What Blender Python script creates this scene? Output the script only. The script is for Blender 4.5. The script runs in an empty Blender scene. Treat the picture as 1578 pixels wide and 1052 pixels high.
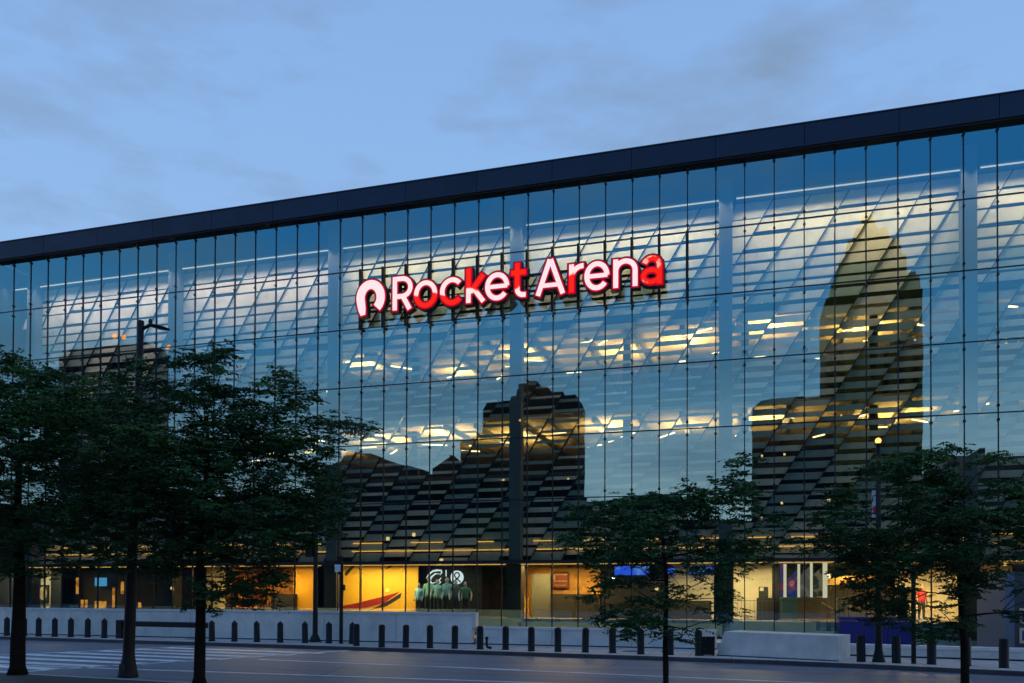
import bpy, math, random
from mathutils import Vector, Matrix, noise
R = math.radians
random.seed(7)
sc = bpy.context.scene
C = sc.collection

# ------------------------------------------------------------------ camera
F_PX, TH, PI_, RO, CY = 1250.0, 0.2812, 0.0140, 0.0045, 901.0
D, EYE = 38.18, 2.15
PW, X0 = 1.276, -1.352            # pane width, x of joint 0
ZC = EYE + 1.685                    # canopy line (bottom of the six upper rows)
RH = 3.05
ZF = EYE + 19.95                    # bottom of the fascia
fwd = Vector((-math.sin(TH)*math.cos(PI_), math.cos(TH)*math.cos(PI_), math.sin(PI_)))
r0 = Vector((math.cos(TH), math.sin(TH), 0)); u0 = r0.cross(fwd)
cR, sR = math.cos(RO), math.sin(RO)
rt = cR*r0 + sR*u0; up = cR*u0 - sR*r0
CAM = Vector((0, -D, EYE))
cd = bpy.data.cameras.new('camera'); cam = bpy.data.objects.new('camera', cd); C.objects.link(cam)
cam.matrix_world = Matrix(((rt.x, up.x, -fwd.x, CAM.x), (rt.y, up.y, -fwd.y, CAM.y), (rt.z, up.z, -fwd.z, CAM.z), (0, 0, 0, 1)))
cd.sensor_width = 36; cd.lens = F_PX/1578*36; cd.shift_y = (CY-526)/1578; cd.clip_end = 4000; cd.clip_start = .1
sc.camera = cam

# ------------------------------------------------------------------ world, sun, exposure
SUN_EL, SUN_AZ = 3.0, 250.0
w = bpy.data.worlds.new('World'); sc.world = w; w.use_nodes = True
nt = w.node_tree; N = nt.nodes; L = nt.links
bg = N['Background']
sky = N.new('ShaderNodeTexSky'); sky.sky_type = 'NISHITA'; sky.sun_disc = False
sky.sun_elevation = R(SUN_EL); sky.sun_rotation = R(SUN_AZ); sky.air_density = 1.0; sky.dust_density = .6; sky.ozone_density = 3.0
tc = N.new('ShaderNodeTexCoord'); sep = N.new('ShaderNodeSeparateXYZ'); L.new(tc.outputs['Generated'], sep.inputs[0])
# high thin overcast: an even pale veil, a little paler towards the horizon
ramp = N.new('ShaderNodeValToRGB'); L.new(sep.outputs['Z'], ramp.inputs[0])
cr = ramp.color_ramp
cr.elements[0].position = 0.0; cr.elements[0].color = (.40, .54, .68, 1)
cr.elements[1].position = .95; cr.elements[1].color = (.16, .30, .62, 1)
e = cr.elements.new(.22); e.color = (.285, .465, .745, 1)
e = cr.elements.new(.5); e.color = (.235, .41, .72, 1)
rampB = N.new('ShaderNodeValToRGB'); L.new(sep.outputs['Z'], rampB.inputs[0]); cb = rampB.color_ramp   # the side behind the camera: bright low glow of the set sun, deeper blue higher up
cb.elements[0].position = 0.0; cb.elements[0].color = (.80, .70, .68, 1)
cb.elements[1].position = .95; cb.elements[1].color = (.10, .24, .58, 1)
e = cb.elements.new(.14); e.color = (.60, .60, .68, 1)
e = cb.elements.new(.27); e.color = (.14, .34, .58, 1)
e = cb.elements.new(.42); e.color = (.045, .24, .58, 1)
side = N.new('ShaderNodeMapRange'); side.interpolation_type = 'SMOOTHSTEP'; side.inputs[1].default_value = .45; side.inputs[2].default_value = -.55; L.new(sep.outputs['Y'], side.inputs[0])
mixs = N.new('ShaderNodeMixRGB'); L.new(side.outputs[0], mixs.inputs[0]); L.new(ramp.outputs[0], mixs.inputs[1]); L.new(rampB.outputs[0], mixs.inputs[2])
veil = N.new('ShaderNodeVectorMath'); veil.operation = 'SCALE'; veil.inputs['Scale'].default_value = 10.0
L.new(mixs.outputs[0], veil.inputs[0])
mp = N.new('ShaderNodeMapping'); mp.inputs['Scale'].default_value = (1.6, 1.6, 5.0); L.new(tc.outputs['Generated'], mp.inputs[0])
nz = N.new('ShaderNodeTexNoise'); nz.inputs['Scale'].default_value = 2.6; nz.inputs['Detail'].default_value = 6; nz.inputs['Roughness'].default_value = .55
L.new(mp.outputs[0], nz.inputs['Vector'])
nr = N.new('ShaderNodeValToRGB'); nr.color_ramp.elements[0].position = .47; nr.color_ramp.elements[1].position = .70; L.new(nz.outputs[0], nr.inputs[0])
nr.color_ramp.elements[0].color = (0, 0, 0, 1); nr.color_ramp.elements[1].color = (.75, .75, .75, 1)
m1 = N.new('ShaderNodeMixRGB'); m1.inputs[0].default_value = .88
L.new(sky.outputs[0], m1.inputs[1]); L.new(veil.outputs[0], m1.inputs[2])
m2 = N.new('ShaderNodeMixRGB'); L.new(nr.outputs[0], m2.inputs[0]); L.new(m1.outputs[0], m2.inputs[1]); m2.inputs[2].default_value = (1.65, 2.35, 3.4, 1)
L.new(m2.outputs[0], bg.inputs[0]); bg.inputs[1].default_value = .112
sl = bpy.data.lights.new('sun', 'SUN'); sl.energy = .10; sl.angle = R(12); sl.color = (1, .86, .76)
so = bpy.data.objects.new('sun', sl); C.objects.link(so)
so.rotation_euler = (R(90-SUN_EL-6), 0, R(180-SUN_AZ)+math.pi)
sc.view_settings.view_transform = 'Standard'; sc.view_settings.look = 'None'
sc.view_settings.exposure = .18; sc.view_settings.gamma = 1; sc.view_settings.use_curve_mapping = False
sc.render.engine = 'CYCLES'
cy = sc.cycles; cy.max_bounces = 7; cy.diffuse_bounces = 3; cy.glossy_bounces = 4; cy.transparent_max_bounces = 24; cy.transmission_bounces = 3
cy.use_denoising = True; cy.sample_clamp_indirect = 3.0; cy.caustics_reflective = False; cy.caustics_refractive = False

# ------------------------------------------------------------------ pixel -> place
def ray(px, py): return (rt*(px-789) + up*(CY-py) + fwd*F_PX)
def P(px, py, Y=0.0):
    d = ray(px, py); return CAM + d*((Y-CAM.y)/d.y)
def G(px, py, z=0.0):
    d = ray(px, py); return CAM + d*((z-CAM.z)/d.z)
def M(px, py, V):                      # real place of a point seen mirrored in the facade (plane y=0)
    p = P(px, py, V); return Vector((p.x, -V, p.z))
def ZAT(px, py, pos):                  # height of a point seen at py above ground position pos
    d = ray(px, py); t = ((pos-CAM).xy.dot(d.xy))/d.xy.length_squared
    return (CAM + d*t).z

# ------------------------------------------------------------------ materials
MATS = {}
def mat(name, col, rough=.6, metal=0, var=.0, scale=4., bump=0., bscale=30., spec=None, emit=None, es=1., streak=None):
    if name in MATS: return MATS[name]
    m = bpy.data.materials.new(name); m.use_nodes = True; n = m.node_tree.nodes; l = m.node_tree.links
    b = n['Principled BSDF']; b.inputs['Roughness'].default_value = rough; b.inputs['Metallic'].default_value = metal
    b.inputs['Base Color'].default_value = (*col, 1)
    if spec is not None: b.inputs['Specular IOR Level'].default_value = spec
    if var or bump:
        t = n.new('ShaderNodeTexCoord')
        src = t.outputs['Object']
        if streak:
            mm = n.new('ShaderNodeMapping'); mm.inputs['Scale'].default_value = streak; l.new(src, mm.inputs[0]); src = mm.outputs[0]
    if var:
        q = n.new('ShaderNodeTexNoise'); q.inputs['Scale'].default_value = scale; q.inputs['Detail'].default_value = 7; q.inputs['Roughness'].default_value = .62
        l.new(src, q.inputs['Vector'])
        rr = n.new('ShaderNodeMapRange'); rr.inputs[1].default_value = .3; rr.inputs[2].default_value = .7; rr.inputs[3].default_value = 1-var; rr.inputs[4].default_value = 1+var
        l.new(q.outputs[0], rr.inputs[0])
        oi = n.new('ShaderNodeObjectInfo'); o2 = n.new('ShaderNodeMapRange'); o2.inputs[3].default_value = 1-var*.35; o2.inputs[4].default_value = 1+var*.35
        l.new(oi.outputs['Random'], o2.inputs[0])
        mu = n.new('ShaderNodeMath'); mu.operation = 'MULTIPLY'; l.new(rr.outputs[0], mu.inputs[0]); l.new(o2.outputs[0], mu.inputs[1])
        vm = n.new('ShaderNodeVectorMath'); vm.operation = 'SCALE'; vm.inputs[0].default_value = col; l.new(mu.outputs[0], vm.inputs['Scale'])
        l.new(vm.outputs[0], b.inputs['Base Color'])
    if bump:
        q = n.new('ShaderNodeTexNoise'); q.inputs['Scale'].default_value = bscale; q.inputs['Detail'].default_value = 5; l.new(t.outputs['Object'], q.inputs['Vector'])
        bb = n.new('ShaderNodeBump'); bb.inputs['Strength'].default_value = bump; bb.inputs['Distance'].default_value = .02; l.new(q.outputs[0], bb.inputs['Height']); l.new(bb.outputs[0], b.inputs['Normal'])
    if emit: b.inputs['Emission Color'].default_value = (*emit, 1); b.inputs['Emission Strength'].default_value = es
    MATS[name] = m; return m

def glass_material():
    m = bpy.data.materials.new('coated_glass'); m.use_nodes = True; n = m.node_tree.nodes; l = m.node_tree.links
    n.clear(); out = n.new('ShaderNodeOutputMaterial')
    tr = n.new('ShaderNodeBsdfTransparent'); tr.inputs[0].default_value = (.80, .92, .85, 1)
    clear = n.new('ShaderNodeBsdfTransparent')
    gl = n.new('ShaderNodeBsdfGlossy'); gl.inputs['Roughness'].default_value = 0.0; gl.inputs['Color'].default_value = (.50, .90, .98, 1)
    t = n.new('ShaderNodeTexCoord'); q = n.new('ShaderNodeTexNoise'); q.inputs['Scale'].default_value = .55; q.inputs['Detail'].default_value = 1
    l.new(t.outputs['Object'], q.inputs['Vector'])
    b = n.new('ShaderNodeBump'); b.inputs['Strength'].default_value = .10; b.inputs['Distance'].default_value = .012; l.new(q.outputs[0], b.inputs['Height']); l.new(b.outputs[0], gl.inputs['Normal'])
    fr = n.new('ShaderNodeFresnel'); fr.inputs[0].default_value = 1.45
    mr = n.new('ShaderNodeMapRange'); mr.inputs[1].default_value = .03; mr.inputs[2].default_value = 1; mr.inputs[3].default_value = .40; mr.inputs[4].default_value = 1.0
    l.new(fr.outputs[0], mr.inputs[0])
    mix = n.new('ShaderNodeMixShader'); l.new(mr.outputs[0], mix.inputs[0]); l.new(tr.outputs[0], mix.inputs[1]); l.new(gl.outputs[0], mix.inputs[2])
    ge = n.new('ShaderNodeNewGeometry'); m2 = n.new('ShaderNodeMixShader'); l.new(ge.outputs['Backfacing'], m2.inputs[0]); l.new(mix.outputs[0], m2.inputs[1]); l.new(clear.outputs[0], m2.inputs[2])
    l.new(m2.outputs[0], out.inputs[0]); return m

def emis(name, col, s, noise_col=None, nscale=2.0, lo=.5, hi=.6):
    if name in MATS: return MATS[name]
    m = bpy.data.materials.new(name); m.use_nodes = True; n = m.node_tree.nodes; l = m.node_tree.links
    n.clear(); out = n.new('ShaderNodeOutputMaterial'); em = n.new('ShaderNodeEmission'); em.inputs[0].default_value = (*col, 1); em.inputs[1].default_value = s
    if noise_col:
        t = n.new('ShaderNodeTexCoord'); q = n.new('ShaderNodeTexNoise'); q.inputs['Scale'].default_value = nscale; q.inputs['Detail'].default_value = 2
        l.new(t.outputs['Object'], q.inputs['Vector']); rp = n.new('ShaderNodeValToRGB')
        rp.color_ramp.elements[0].position = lo; rp.color_ramp.elements[0].color = (*col, 1); rp.color_ramp.elements[1].position = hi; rp.color_ramp.elements[1].color = (*noise_col, 1)
        l.new(q.outputs[0], rp.inputs[0]); l.new(rp.outputs[0], em.inputs[0])
    l.new(em.outputs[0], out.inputs[0]); MATS[name] = m; return m

GLASS = glass_material()
m_conc = mat('concrete', (.74, .67, .61), .8, var=.17, scale=1.4, bump=.15)
m_concc = mat('concrete_cap', (.74, .70, .66), .7, var=.08, scale=2)
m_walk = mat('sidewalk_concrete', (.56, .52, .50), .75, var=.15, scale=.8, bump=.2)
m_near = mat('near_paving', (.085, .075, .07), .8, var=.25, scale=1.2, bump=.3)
m_road = mat('asphalt', (.20, .195, .235), .48, var=.30, scale=.6, bump=.25, bscale=60, streak=(.12, 2.2, 1))
m_paint = mat('road_paint', (.82, .82, .82), .6, var=.25, scale=2.5)
m_yel = mat('lane_paint_yellow', (.45, .28, .08), .6, var=.4, scale=2)
m_ground = mat('city_ground', (.09, .09, .09), .9, var=.2, scale=.05)
m_fascia = mat('navy_fascia', (.020, .030, .062), .34, .35, var=.22, scale=.5)
m_steel = mat('black_steel', (.008, .009, .011), .5, .2)
m_col = mat('bluegrey_column', (.13, .165, .20), .55, var=.05, scale=1)
m_slat = mat('perforated_metal', (.78, .75, .64), .6, .0, var=.14, scale=1.1)  # cream carries part of the warm light on the slats
m_slat2 = mat('perforated_metal_dim', (.36, .46, .44), .6, .0, var=.14, scale=1.1)  # same metal where less warm light falls, put into the colour
m_dark = mat('dark_interior', (.022, .026, .03), .9)
m_int = mat('interior_grey', (.12, .12, .12), .8)
m_ceil = mat('warm_ceiling', (.46, .36, .22), .8, var=.3, scale=.6)
m_cream = mat('cream_wall', (.62, .52, .34), .7, var=.06, scale=1)
m_yellow = mat('yellow_wall', (.85, .44, .02), .6, var=.05, scale=.8)
m_red = mat('wine_red_print', (.30, .012, .01), .6)
m_blackp = mat('black_print', (.012, .012, .012), .6)
m_navy = mat('navy_panel', (.010, .020, .20), .5, var=.15, scale=1)
m_boll = mat('bollard_black', (.010, .010, .012), .5, 0, var=.1, spec=.25)
m_pole = mat('pole_dark', (.014, .013, .012), .5, 0, var=.2, scale=3, spec=.25)
m_bark = mat('bark', (.022, .016, .012), .95, spec=.1, var=.35, scale=9, bump=.8, bscale=25)
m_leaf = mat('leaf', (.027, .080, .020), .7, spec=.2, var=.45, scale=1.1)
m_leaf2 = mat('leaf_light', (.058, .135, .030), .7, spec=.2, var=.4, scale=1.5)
m_white = mat('white_plate', (.75, .77, .8), .5)

# ------------------------------------------------------------------ mesh builder
class MB:
    def __init__(s): s.v = []; s.f = []; s.mi = []
    def add(s, vs, fs, mi=0):
        o = len(s.v); s.v += [tuple(v) for v in vs]; s.f += [tuple(i+o for i in f) for f in fs]; s.mi += [mi]*len(fs); return s
    def box(s, x0, x1, y0, y1, z0, z1, mi=0):
        return s.add([(x0,y0,z0),(x1,y0,z0),(x1,y1,z0),(x0,y1,z0),(x0,y0,z1),(x1,y0,z1),(x1,y1,z1),(x0,y1,z1)],
              [(0,3,2,1),(4,5,6,7),(0,1,5,4),(1,2,6,5),(2,3,7,6),(3,0,4,7)], mi)
    def prism(s, pts, y0, y1, mi=0):          # pts (x,z), counter-clockwise seen from -y; y0<y1
        n = len(pts); vs = [(x,y0,z) for x,z in pts]+[(x,y1,z) for x,z in pts]
        return s.add(vs, [tuple(range(n)), tuple(range(2*n-1, n-1, -1))]+[(i, i+n, (i+1)%n+n, (i+1)%n) for i in range(n)], mi)
    def loft(s, rings, cap=True, mi=0):
        n = len(rings[0]); vs = [p for r_ in rings for p in r_]; fs = []
        for k in range(len(rings)-1):
            for i in range(n): fs.append((k*n+i, k*n+(i+1)%n, (k+1)*n+(i+1)%n, (k+1)*n+i))
        if cap: fs.append(tuple(range(n-1, -1, -1))); fs.append(tuple(range((len(rings)-1)*n, len(rings)*n)))
        return s.add(vs, fs, mi)
    def lathe(s, c, prof, n=12, mi=0):
        return s.loft([[(c[0]+r_*math.cos(2*math.pi*i/n), c[1]+r_*math.sin(2*math.pi*i/n), c[2]+z) for i in range(n)] for r_, z in prof], True, mi)
    def tube(s, pts, rad, n=6, mi=0):
        pts = [Vector(p) for p in pts]; rings = []
        if not isinstance(rad, (list, tuple)): rad = [rad]*len(pts)
        for k, p in enumerate(pts):
            d = (pts[min(k+1, len(pts)-1)]-pts[max(k-1, 0)]).normalized()
            a = d.cross(Vector((0, 0, 1)) if abs(d.z) < .93 else Vector((1, 0, 0))).normalized(); b = d.cross(a)
            rings.append([p+(a*math.cos(2*math.pi*i/n)+b*math.sin(2*math.pi*i/n))*rad[k] for i in range(n)])
        return s.loft(rings, True, mi)
    def ellip(s, c, r_, n=10, m=7, mi=0):
        pr = [(max(.001, math.sin(math.pi*k/m)), -math.cos(math.pi*k/m)) for k in range(m+1)]
        return s.loft([[(c[0]+r_[0]*q*math.cos(2*math.pi*i/n), c[1]+r_[1]*q*math.sin(2*math.pi*i/n), c[2]+r_[2]*z) for i in range(n)] for q, z in pr], True, mi)
    def mesh(s, name, mats, smooth=False):
        me = bpy.data.meshes.new(name); me.from_pydata(s.v, [], s.f)
        for m in (mats if isinstance(mats, (list, tuple)) else [mats]): me.materials.append(m)
        if any(s.mi): me.polygons.foreach_set('material_index', s.mi)
        if smooth: me.polygons.foreach_set('use_smooth', [True]*len(me.polygons))
        me.update(); return me
    def build(s, name, mats, parent=None, smooth=False, kind=None):
        return link(name, s.mesh(name, mats, smooth), parent, kind)
def link(name, me, parent=None, kind=None, loc=None):
    o = bpy.data.objects.new(name, me); C.objects.link(o)
    if parent: o.parent = parent
    if kind: o['kind'] = kind
    if loc is not None: o.location = loc
    return o
def tag(o, label, cat, group=None):
    o['label'] = label; o['category'] = cat
    if group: o['group'] = group
    return o
def thing(name, label, cat, loc=(0, 0, 0), rz=0, group=None):
    o = bpy.data.objects.new(name, None); C.objects.link(o); o.location = loc; o.rotation_euler = (0, 0, rz); o.empty_display_size = .3
    return tag(o, label, cat, group)
def copy_tree(o, parent=None):
    c = o.copy(); C.objects.link(c)
    if parent: c.parent = parent
    for ch in list(o.children): copy_tree(ch, c)
    return c
def area(name, loc, sx, sy, e, col, rot=(0, 0, 0), parent=None):
    l = bpy.data.lights.new(name, 'AREA'); l.shape = 'RECTANGLE'; l.size = sx; l.size_y = sy; l.energy = e; l.color = col
    if name == 'cove_lamp': l.spread = R(105)
    o = bpy.data.objects.new(name, l); C.objects.link(o); o.location = loc; o.rotation_euler = rot
    if parent: o.parent = parent
    return o

# ------------------------------------------------------------------ setting: ground, road, pavements
MB().box(-2500, 2500, -2500, 2500, -.6, -.16).build('ground', m_ground, kind='structure')
KERB = [(-170, -4.2), (-37, -6.0), (-19.8, -7.13), (-10, -8.0), (-3.4, -8.65), (1.0, -9.2), (4.0, -9.9), (7.5, -11.0), (14, -12.6), (90, -24)]   # gently bending far kerb
fa = Vector((-19.8, -7.13, 0)); kd = Vector((1, -.09, 0)).normalized(); kn = Vector((-kd.y, kd.x, 0))   # kn points to the arena
na = G(30, 1037); near_off = (na-fa).dot(kn)
def slab(name, o0, o1, z0, z1, m, a=-150, b=90, **k):
    vs = []
    for z in (z0, z1):
        for s_, o_ in ((a, o0), (b, o0), (b, o1), (a, o1)):
            q = fa+kd*s_+kn*o_; vs.append((q.x, q.y, z))
    return MB().add(vs, [(0,3,2,1),(4,5,6,7),(0,1,5,4),(1,2,6,5),(2,3,7,6),(3,0,4,7)]).build(name, m, kind='structure', **k)
slab('road', near_off-.1, 14, -.3, -.14, m_road)
slab('near_kerb', near_off-.18, near_off, -.31, .004, m_walk)
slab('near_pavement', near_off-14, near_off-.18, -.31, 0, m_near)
def along(name, o0, back, z0, z1, m):
    fr = [(x, y+o0) for x, y in KERB]; bk = [(x, y+o0+back) if back < 5 else (x, 6) for x, y in KERB]; mb = MB(); n = len(fr)
    ring = fr+bk[::-1]
    for i in range(n-1):
        a, b, c, d = fr[i], fr[i+1], bk[i+1], bk[i]
        mb.add([(*p, z) for z in (z0, z1) for p in (a, b, c, d)], [(0,3,2,1),(4,5,6,7),(0,1,5,4),(2,3,7,6)])
    return mb.build(name, m, kind='structure')
along('far_kerb', 0, .18, -.32, .004, mat('shaded_kerb', (.07, .07, .075), .7, var=.3, scale=1.5))  # shading below the pavement edge put into a darker kerb colour
along('far_pavement', .18, 9, -.33, 0, m_walk)

jt = MB()
for k in range(46):                                   # tooled joints of the far pavement, 14 mm wide
    x = -44+k*1.5
    yk = next(a[1]+(b[1]-a[1])*(x-a[0])/(b[0]-a[0]) for a, b in zip(KERB[:-1], KERB[1:]) if a[0] <= x <= b[0])
    jt.box(x-.007, x+.007, yk+.2, -4.0, .0005, .004)
for o_ in (1.1, 2.4):
    for a, b in zip(KERB[1:-2], KERB[2:-1]):
        jt.add([(a[0], a[1]+o_, .0045), (b[0], b[1]+o_, .0045), (b[0], b[1]+o_+.014, .0045), (a[0], a[1]+o_+.014, .0045)], [(0, 1, 2, 3)])
jt.build('pavement_joint', mat('joint_dark', (.05, .05, .05), .9), kind='structure')
rp_ = random.Random(5); tar = MB()
for k in range(16):                                   # wandering tar seams in the carriageway
    x, y = rp_.uniform(-26, 8), rp_.uniform(-19, -11); an = rp_.choice((0, 0, .1, -.1, 1.4)); pts = []
    for j in range(9):
        pts.append((x, y)); an += rp_.uniform(-.25, .25); x += math.cos(an)*.5; y += math.sin(an)*.5
    for a, b in zip(pts[:-1], pts[1:]):
        d_ = Vector((b[0]-a[0], b[1]-a[1], 0)).normalized(); n_ = Vector((-d_.y, d_.x, 0))*rp_.uniform(.015, .035)
        tar.add([(a[0]-n_.x, a[1]-n_.y, -.1375), (b[0]-n_.x, b[1]-n_.y, -.1375), (b[0]+n_.x, b[1]+n_.y, -.1375), (a[0]+n_.x, a[1]+n_.y, -.1375)], [(0, 1, 2, 3)])
tar.build('tar_seam', mat('tar', (.02, .02, .022), .5), kind='structure')
def strip(mb, pts, z=-.136):                   # flat painted quad, sitting 4 mm on the asphalt
    vs = [(p.x, p.y, z) for p in pts]; mb.add(vs, [tuple(range(len(vs)))])
RZ = -.14
def line(px0, py0, px1, py1, wd, name, m, ext=0):
    a, b = G(px0, py0, RZ), G(px1, py1, RZ); d = (b-a).normalized(); a -= d*ext; b += d*ext; n_ = Vector((-d.y, d.x, 0))*wd/2
    mb = MB(); vs = [a-n_, b-n_, b+n_, a+n_]
    mb.add([(p.x, p.y, z) for z in (-.139, -.136) for p in vs], [(0,3,2,1),(4,5,6,7),(0,1,5,4),(1,2,6,5),(2,3,7,6),(3,0,4,7)])
    return mb.build(name, m, kind='structure')
line(460, 1039.6, 800, 1051, .17, 'edge_line', m_paint, 14)
line(400, 1016, 800, 1032, .17, 'lane_line', m_paint)
line(830, 1034, 1180, 1049, .17, 'lane_line', m_paint, 5)
for a_ in (280, 500, 690, 980): line(a_, 1020+(a_-280)*.038, a_+50, 1022+(a_-280)*.038, .1, 'lane_dash', m_yel)
# ladder crosswalk at the left
A0, A1 = G(-60, 1012, RZ), G(430, 988.5, RZ)
B0, B1 = G(20, 1036.5, RZ), G(620, 999, RZ)
line(-60, 1012, 420, 990, .18, 'crosswalk_line', m_paint); line(40, 1034.5, 560, 1000.5, .18, 'crosswalk_line', m_paint)
nb_ = 9
for k in range(nb_):
    o_ = near_off + 1.0 + k*(-near_off-1.6)/nb_
    def cut(p, q_):
        d = q_-p; t = (o_-(p-fa).dot(kn))/d.dot(kn); return p+d*t
    a, b = cut(A0, A1), cut(B0, B1)
    if (b-a).dot(kd) < 0: a, b = b, a
    n_ = kn*.28; vs = [a+kd*.12-n_, b-kd*.12-n_, b-kd*.12+n_, a+kd*.12+n_]
    MB().add([(p.x, p.y, z) for z in (-.139, -.136) for p in vs], [(0,3,2,1),(4,5,6,7),(0,1,5,4),(1,2,6,5),(2,3,7,6),(3,0,4,7)]).build('crosswalk_bar', m_paint, kind='structure')

# ------------------------------------------------------------------ arena
arena = thing('arena_building', 'long glass fronted arena with dark navy roof band and lit slatted screens inside', 'arena')
I0, I1 = -33, 14
def jx(i): return X0+i*PW
XL, XR = jx(I0), jx(I1)
# panes
rows = [(ZC+k*RH, ZC+(k+1)*RH) for k in range(6)]
top_h = ZF-(ZC+6*RH)
GB = .35
g = .012
pm = MB().box(g, PW-g, -.012, .012, g, RH-g).mesh('glass_pane', GLASS)
pt = MB().box(g, PW-g, -.012, .012, g, ZF-(ZC+5*RH)-g).mesh('glass_pane', GLASS)
pb = MB().box(g, PW-g, -.012, .012, g, ZC-GB-g).mesh('glass_pane', GLASS)
pb2 = MB().box(g, PW-g, -.012, .012, g, ZC-.03-g).mesh('glass_pane', GLASS)
far_panes = MB()
for i in range(I0, I1):
    for k in range(-1, 6):
        if i >= 10:                            # panes past the frame
            z0_ = ZC+k*RH if k >= 0 else .03; z1_ = ZF if k == 5 else ZC+(k+1)*RH
            far_panes.box(jx(i)+g, jx(i+1)-g, -.012, .012, z0_+g, z1_-g); continue
        if k >= 0: me = pt if k == 5 else pm; z = ZC+k*RH
        else: me = pb2 if i >= 4 else pb; z = .03 if i >= 4 else GB
        o = link('glass_pane', me, arena, loc=(jx(i), 0, z))
        o.rotation_euler = (R(random.gauss(0, .05)), 0, R(random.gauss(0, .06)))
far_panes.build('glass_pane_field', GLASS, arena, kind='stuff')
# joints (thin dark verticals), transoms and their clamps
for i in range(I0, I1+1):
    MB().box(jx(i)-.022, jx(i)+.022, -.045, .06, .03 if i >= 4 else GB, ZF+.05).build('mullion', m_steel, arena)
for k in range(0, 6):
    h = .05 if k else .16
    MB().box(XL, XR, -.03, .05, ZC+k*RH-h/2, ZC+k*RH+h/2).build('transom', m_steel, arena)
cl = MB()
for i in range(I0, I1+1):
    for k in range(0, 7):
        for s_ in ((-.30, .30) if k < 6 else (-.25,)):
            z = ZC+k*RH+s_ if k < 6 else ZF+s_
            cl.lathe((jx(i), -.07, z-.06), [(.02, 0), (.055, .02), (.055, .10), (.02, .12)], 6)
cl.build('glazing_clamp', m_steel, arena, kind='stuff')
# sill rails
MB().box(XL, jx(4), -.06, .08, GB-.10, GB).build('sill', m_steel, arena)
MB().box(jx(4), XR, -.06, .08, -.05, .03).build('sill', m_steel, arena)
# fascia panels, three panes wide
FH = 1.06
for i in range(I0, I1+2, 3):
    a, b = jx(i), min(jx(i+3), XR+2.6)
    mb = MB().box(a+.012, b-.012, -.36, .12, ZF+.06, ZF+FH)
    mb.build('fascia_panel', m_fascia, arena)
MB().box(XL, XR+2.6, -.30, .3, ZF-.02, ZF+.055).build('fascia_soffit', m_steel, arena)
MB().box(XL, XR+2.6, -.40, .4, ZF+FH, ZF+FH+.05).build('coping', mat('coping_metal', (.05, .06, .09), .35, .6), arena)
MB().box(XL, XR+2.6, -.28, 16, ZF+.1, ZF+FH-.05).build('roof', m_dark, arena)
# shell
MB().box(XL-.4, XL, 0, 16, 0, ZF+.09).build('end_wall', m_dark, arena)
MB().box(XR+1.5, XR+2.0, .3, 16, 0, ZF+.09).build('end_wall', m_dark, arena)
MB().box(XL, XR+1.5, 15, 15.4, 0, ZF+.09).build('back_wall', m_dark, arena)
MB().box(XR+.03, XR+2.6, -.05, .3, 0, ZF).build('corner_cladding', m_fascia, arena)
MB().box(XL, XR+1.5, .25, 14.9, .75, 1.05).build('floor', mat('polished_floor', (.25, .22, .18), .25, var=.1), arena)
MB().box(XL, jx(4)+.2, .12, .24, .3, 1.07).build('plinth', mat('plinth_pale', (.42, .44, .42), .5, var=.06), arena)
MB().box(jx(4)+.2, jx(6)+.7, .12, .24, 0, 1.07).build('plinth', m_conc, arena)
nv = thing('navy_hoarding', 'dark navy panelled hoarding above the low ledge, behind the banner lamp post', 'hoarding')
na_, nb2 = P(1293, 970, -.5), P(1405, 970, -.5); nz1 = P(1350, 951, -.5).z
for k in range(3):
    w3 = (nb2.x-na_.x)/3; MB().box(na_.x+k*w3+.01, na_.x+(k+1)*w3-.01, -.55, -.45, 0, nz1-.17).build('panel', m_navy, nv)
MB().box(na_.x, nb2.x, -.58, -.42, nz1-.16, nz1).build('top_rail', m_navy, nv)
MB().box(jx(6)+.7, XR+1.5, .12, .24, 0, .35).build('plinth', m_conc, arena)
MB().box(XL, XR+1.5, 1.35, 15, ZC+.02, ZC+.14).build('ceiling', mat('ceiling_dark', (.25, .2, .13), .8), arena)
# interior columns between the bays
for k in range(-4, 2):
    xc = jx(8*k)+.42
    MB().box(xc-.30, xc+.30, .80, 1.35, ZC+.15, ZF-.3).build('column', m_col, arena)
    MB().box(xc-.36, xc+.36, .75, 1.38, .4, ZC).build('column_base', mat('column_dark', (.012, .014, .017), .5), arena)

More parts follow.
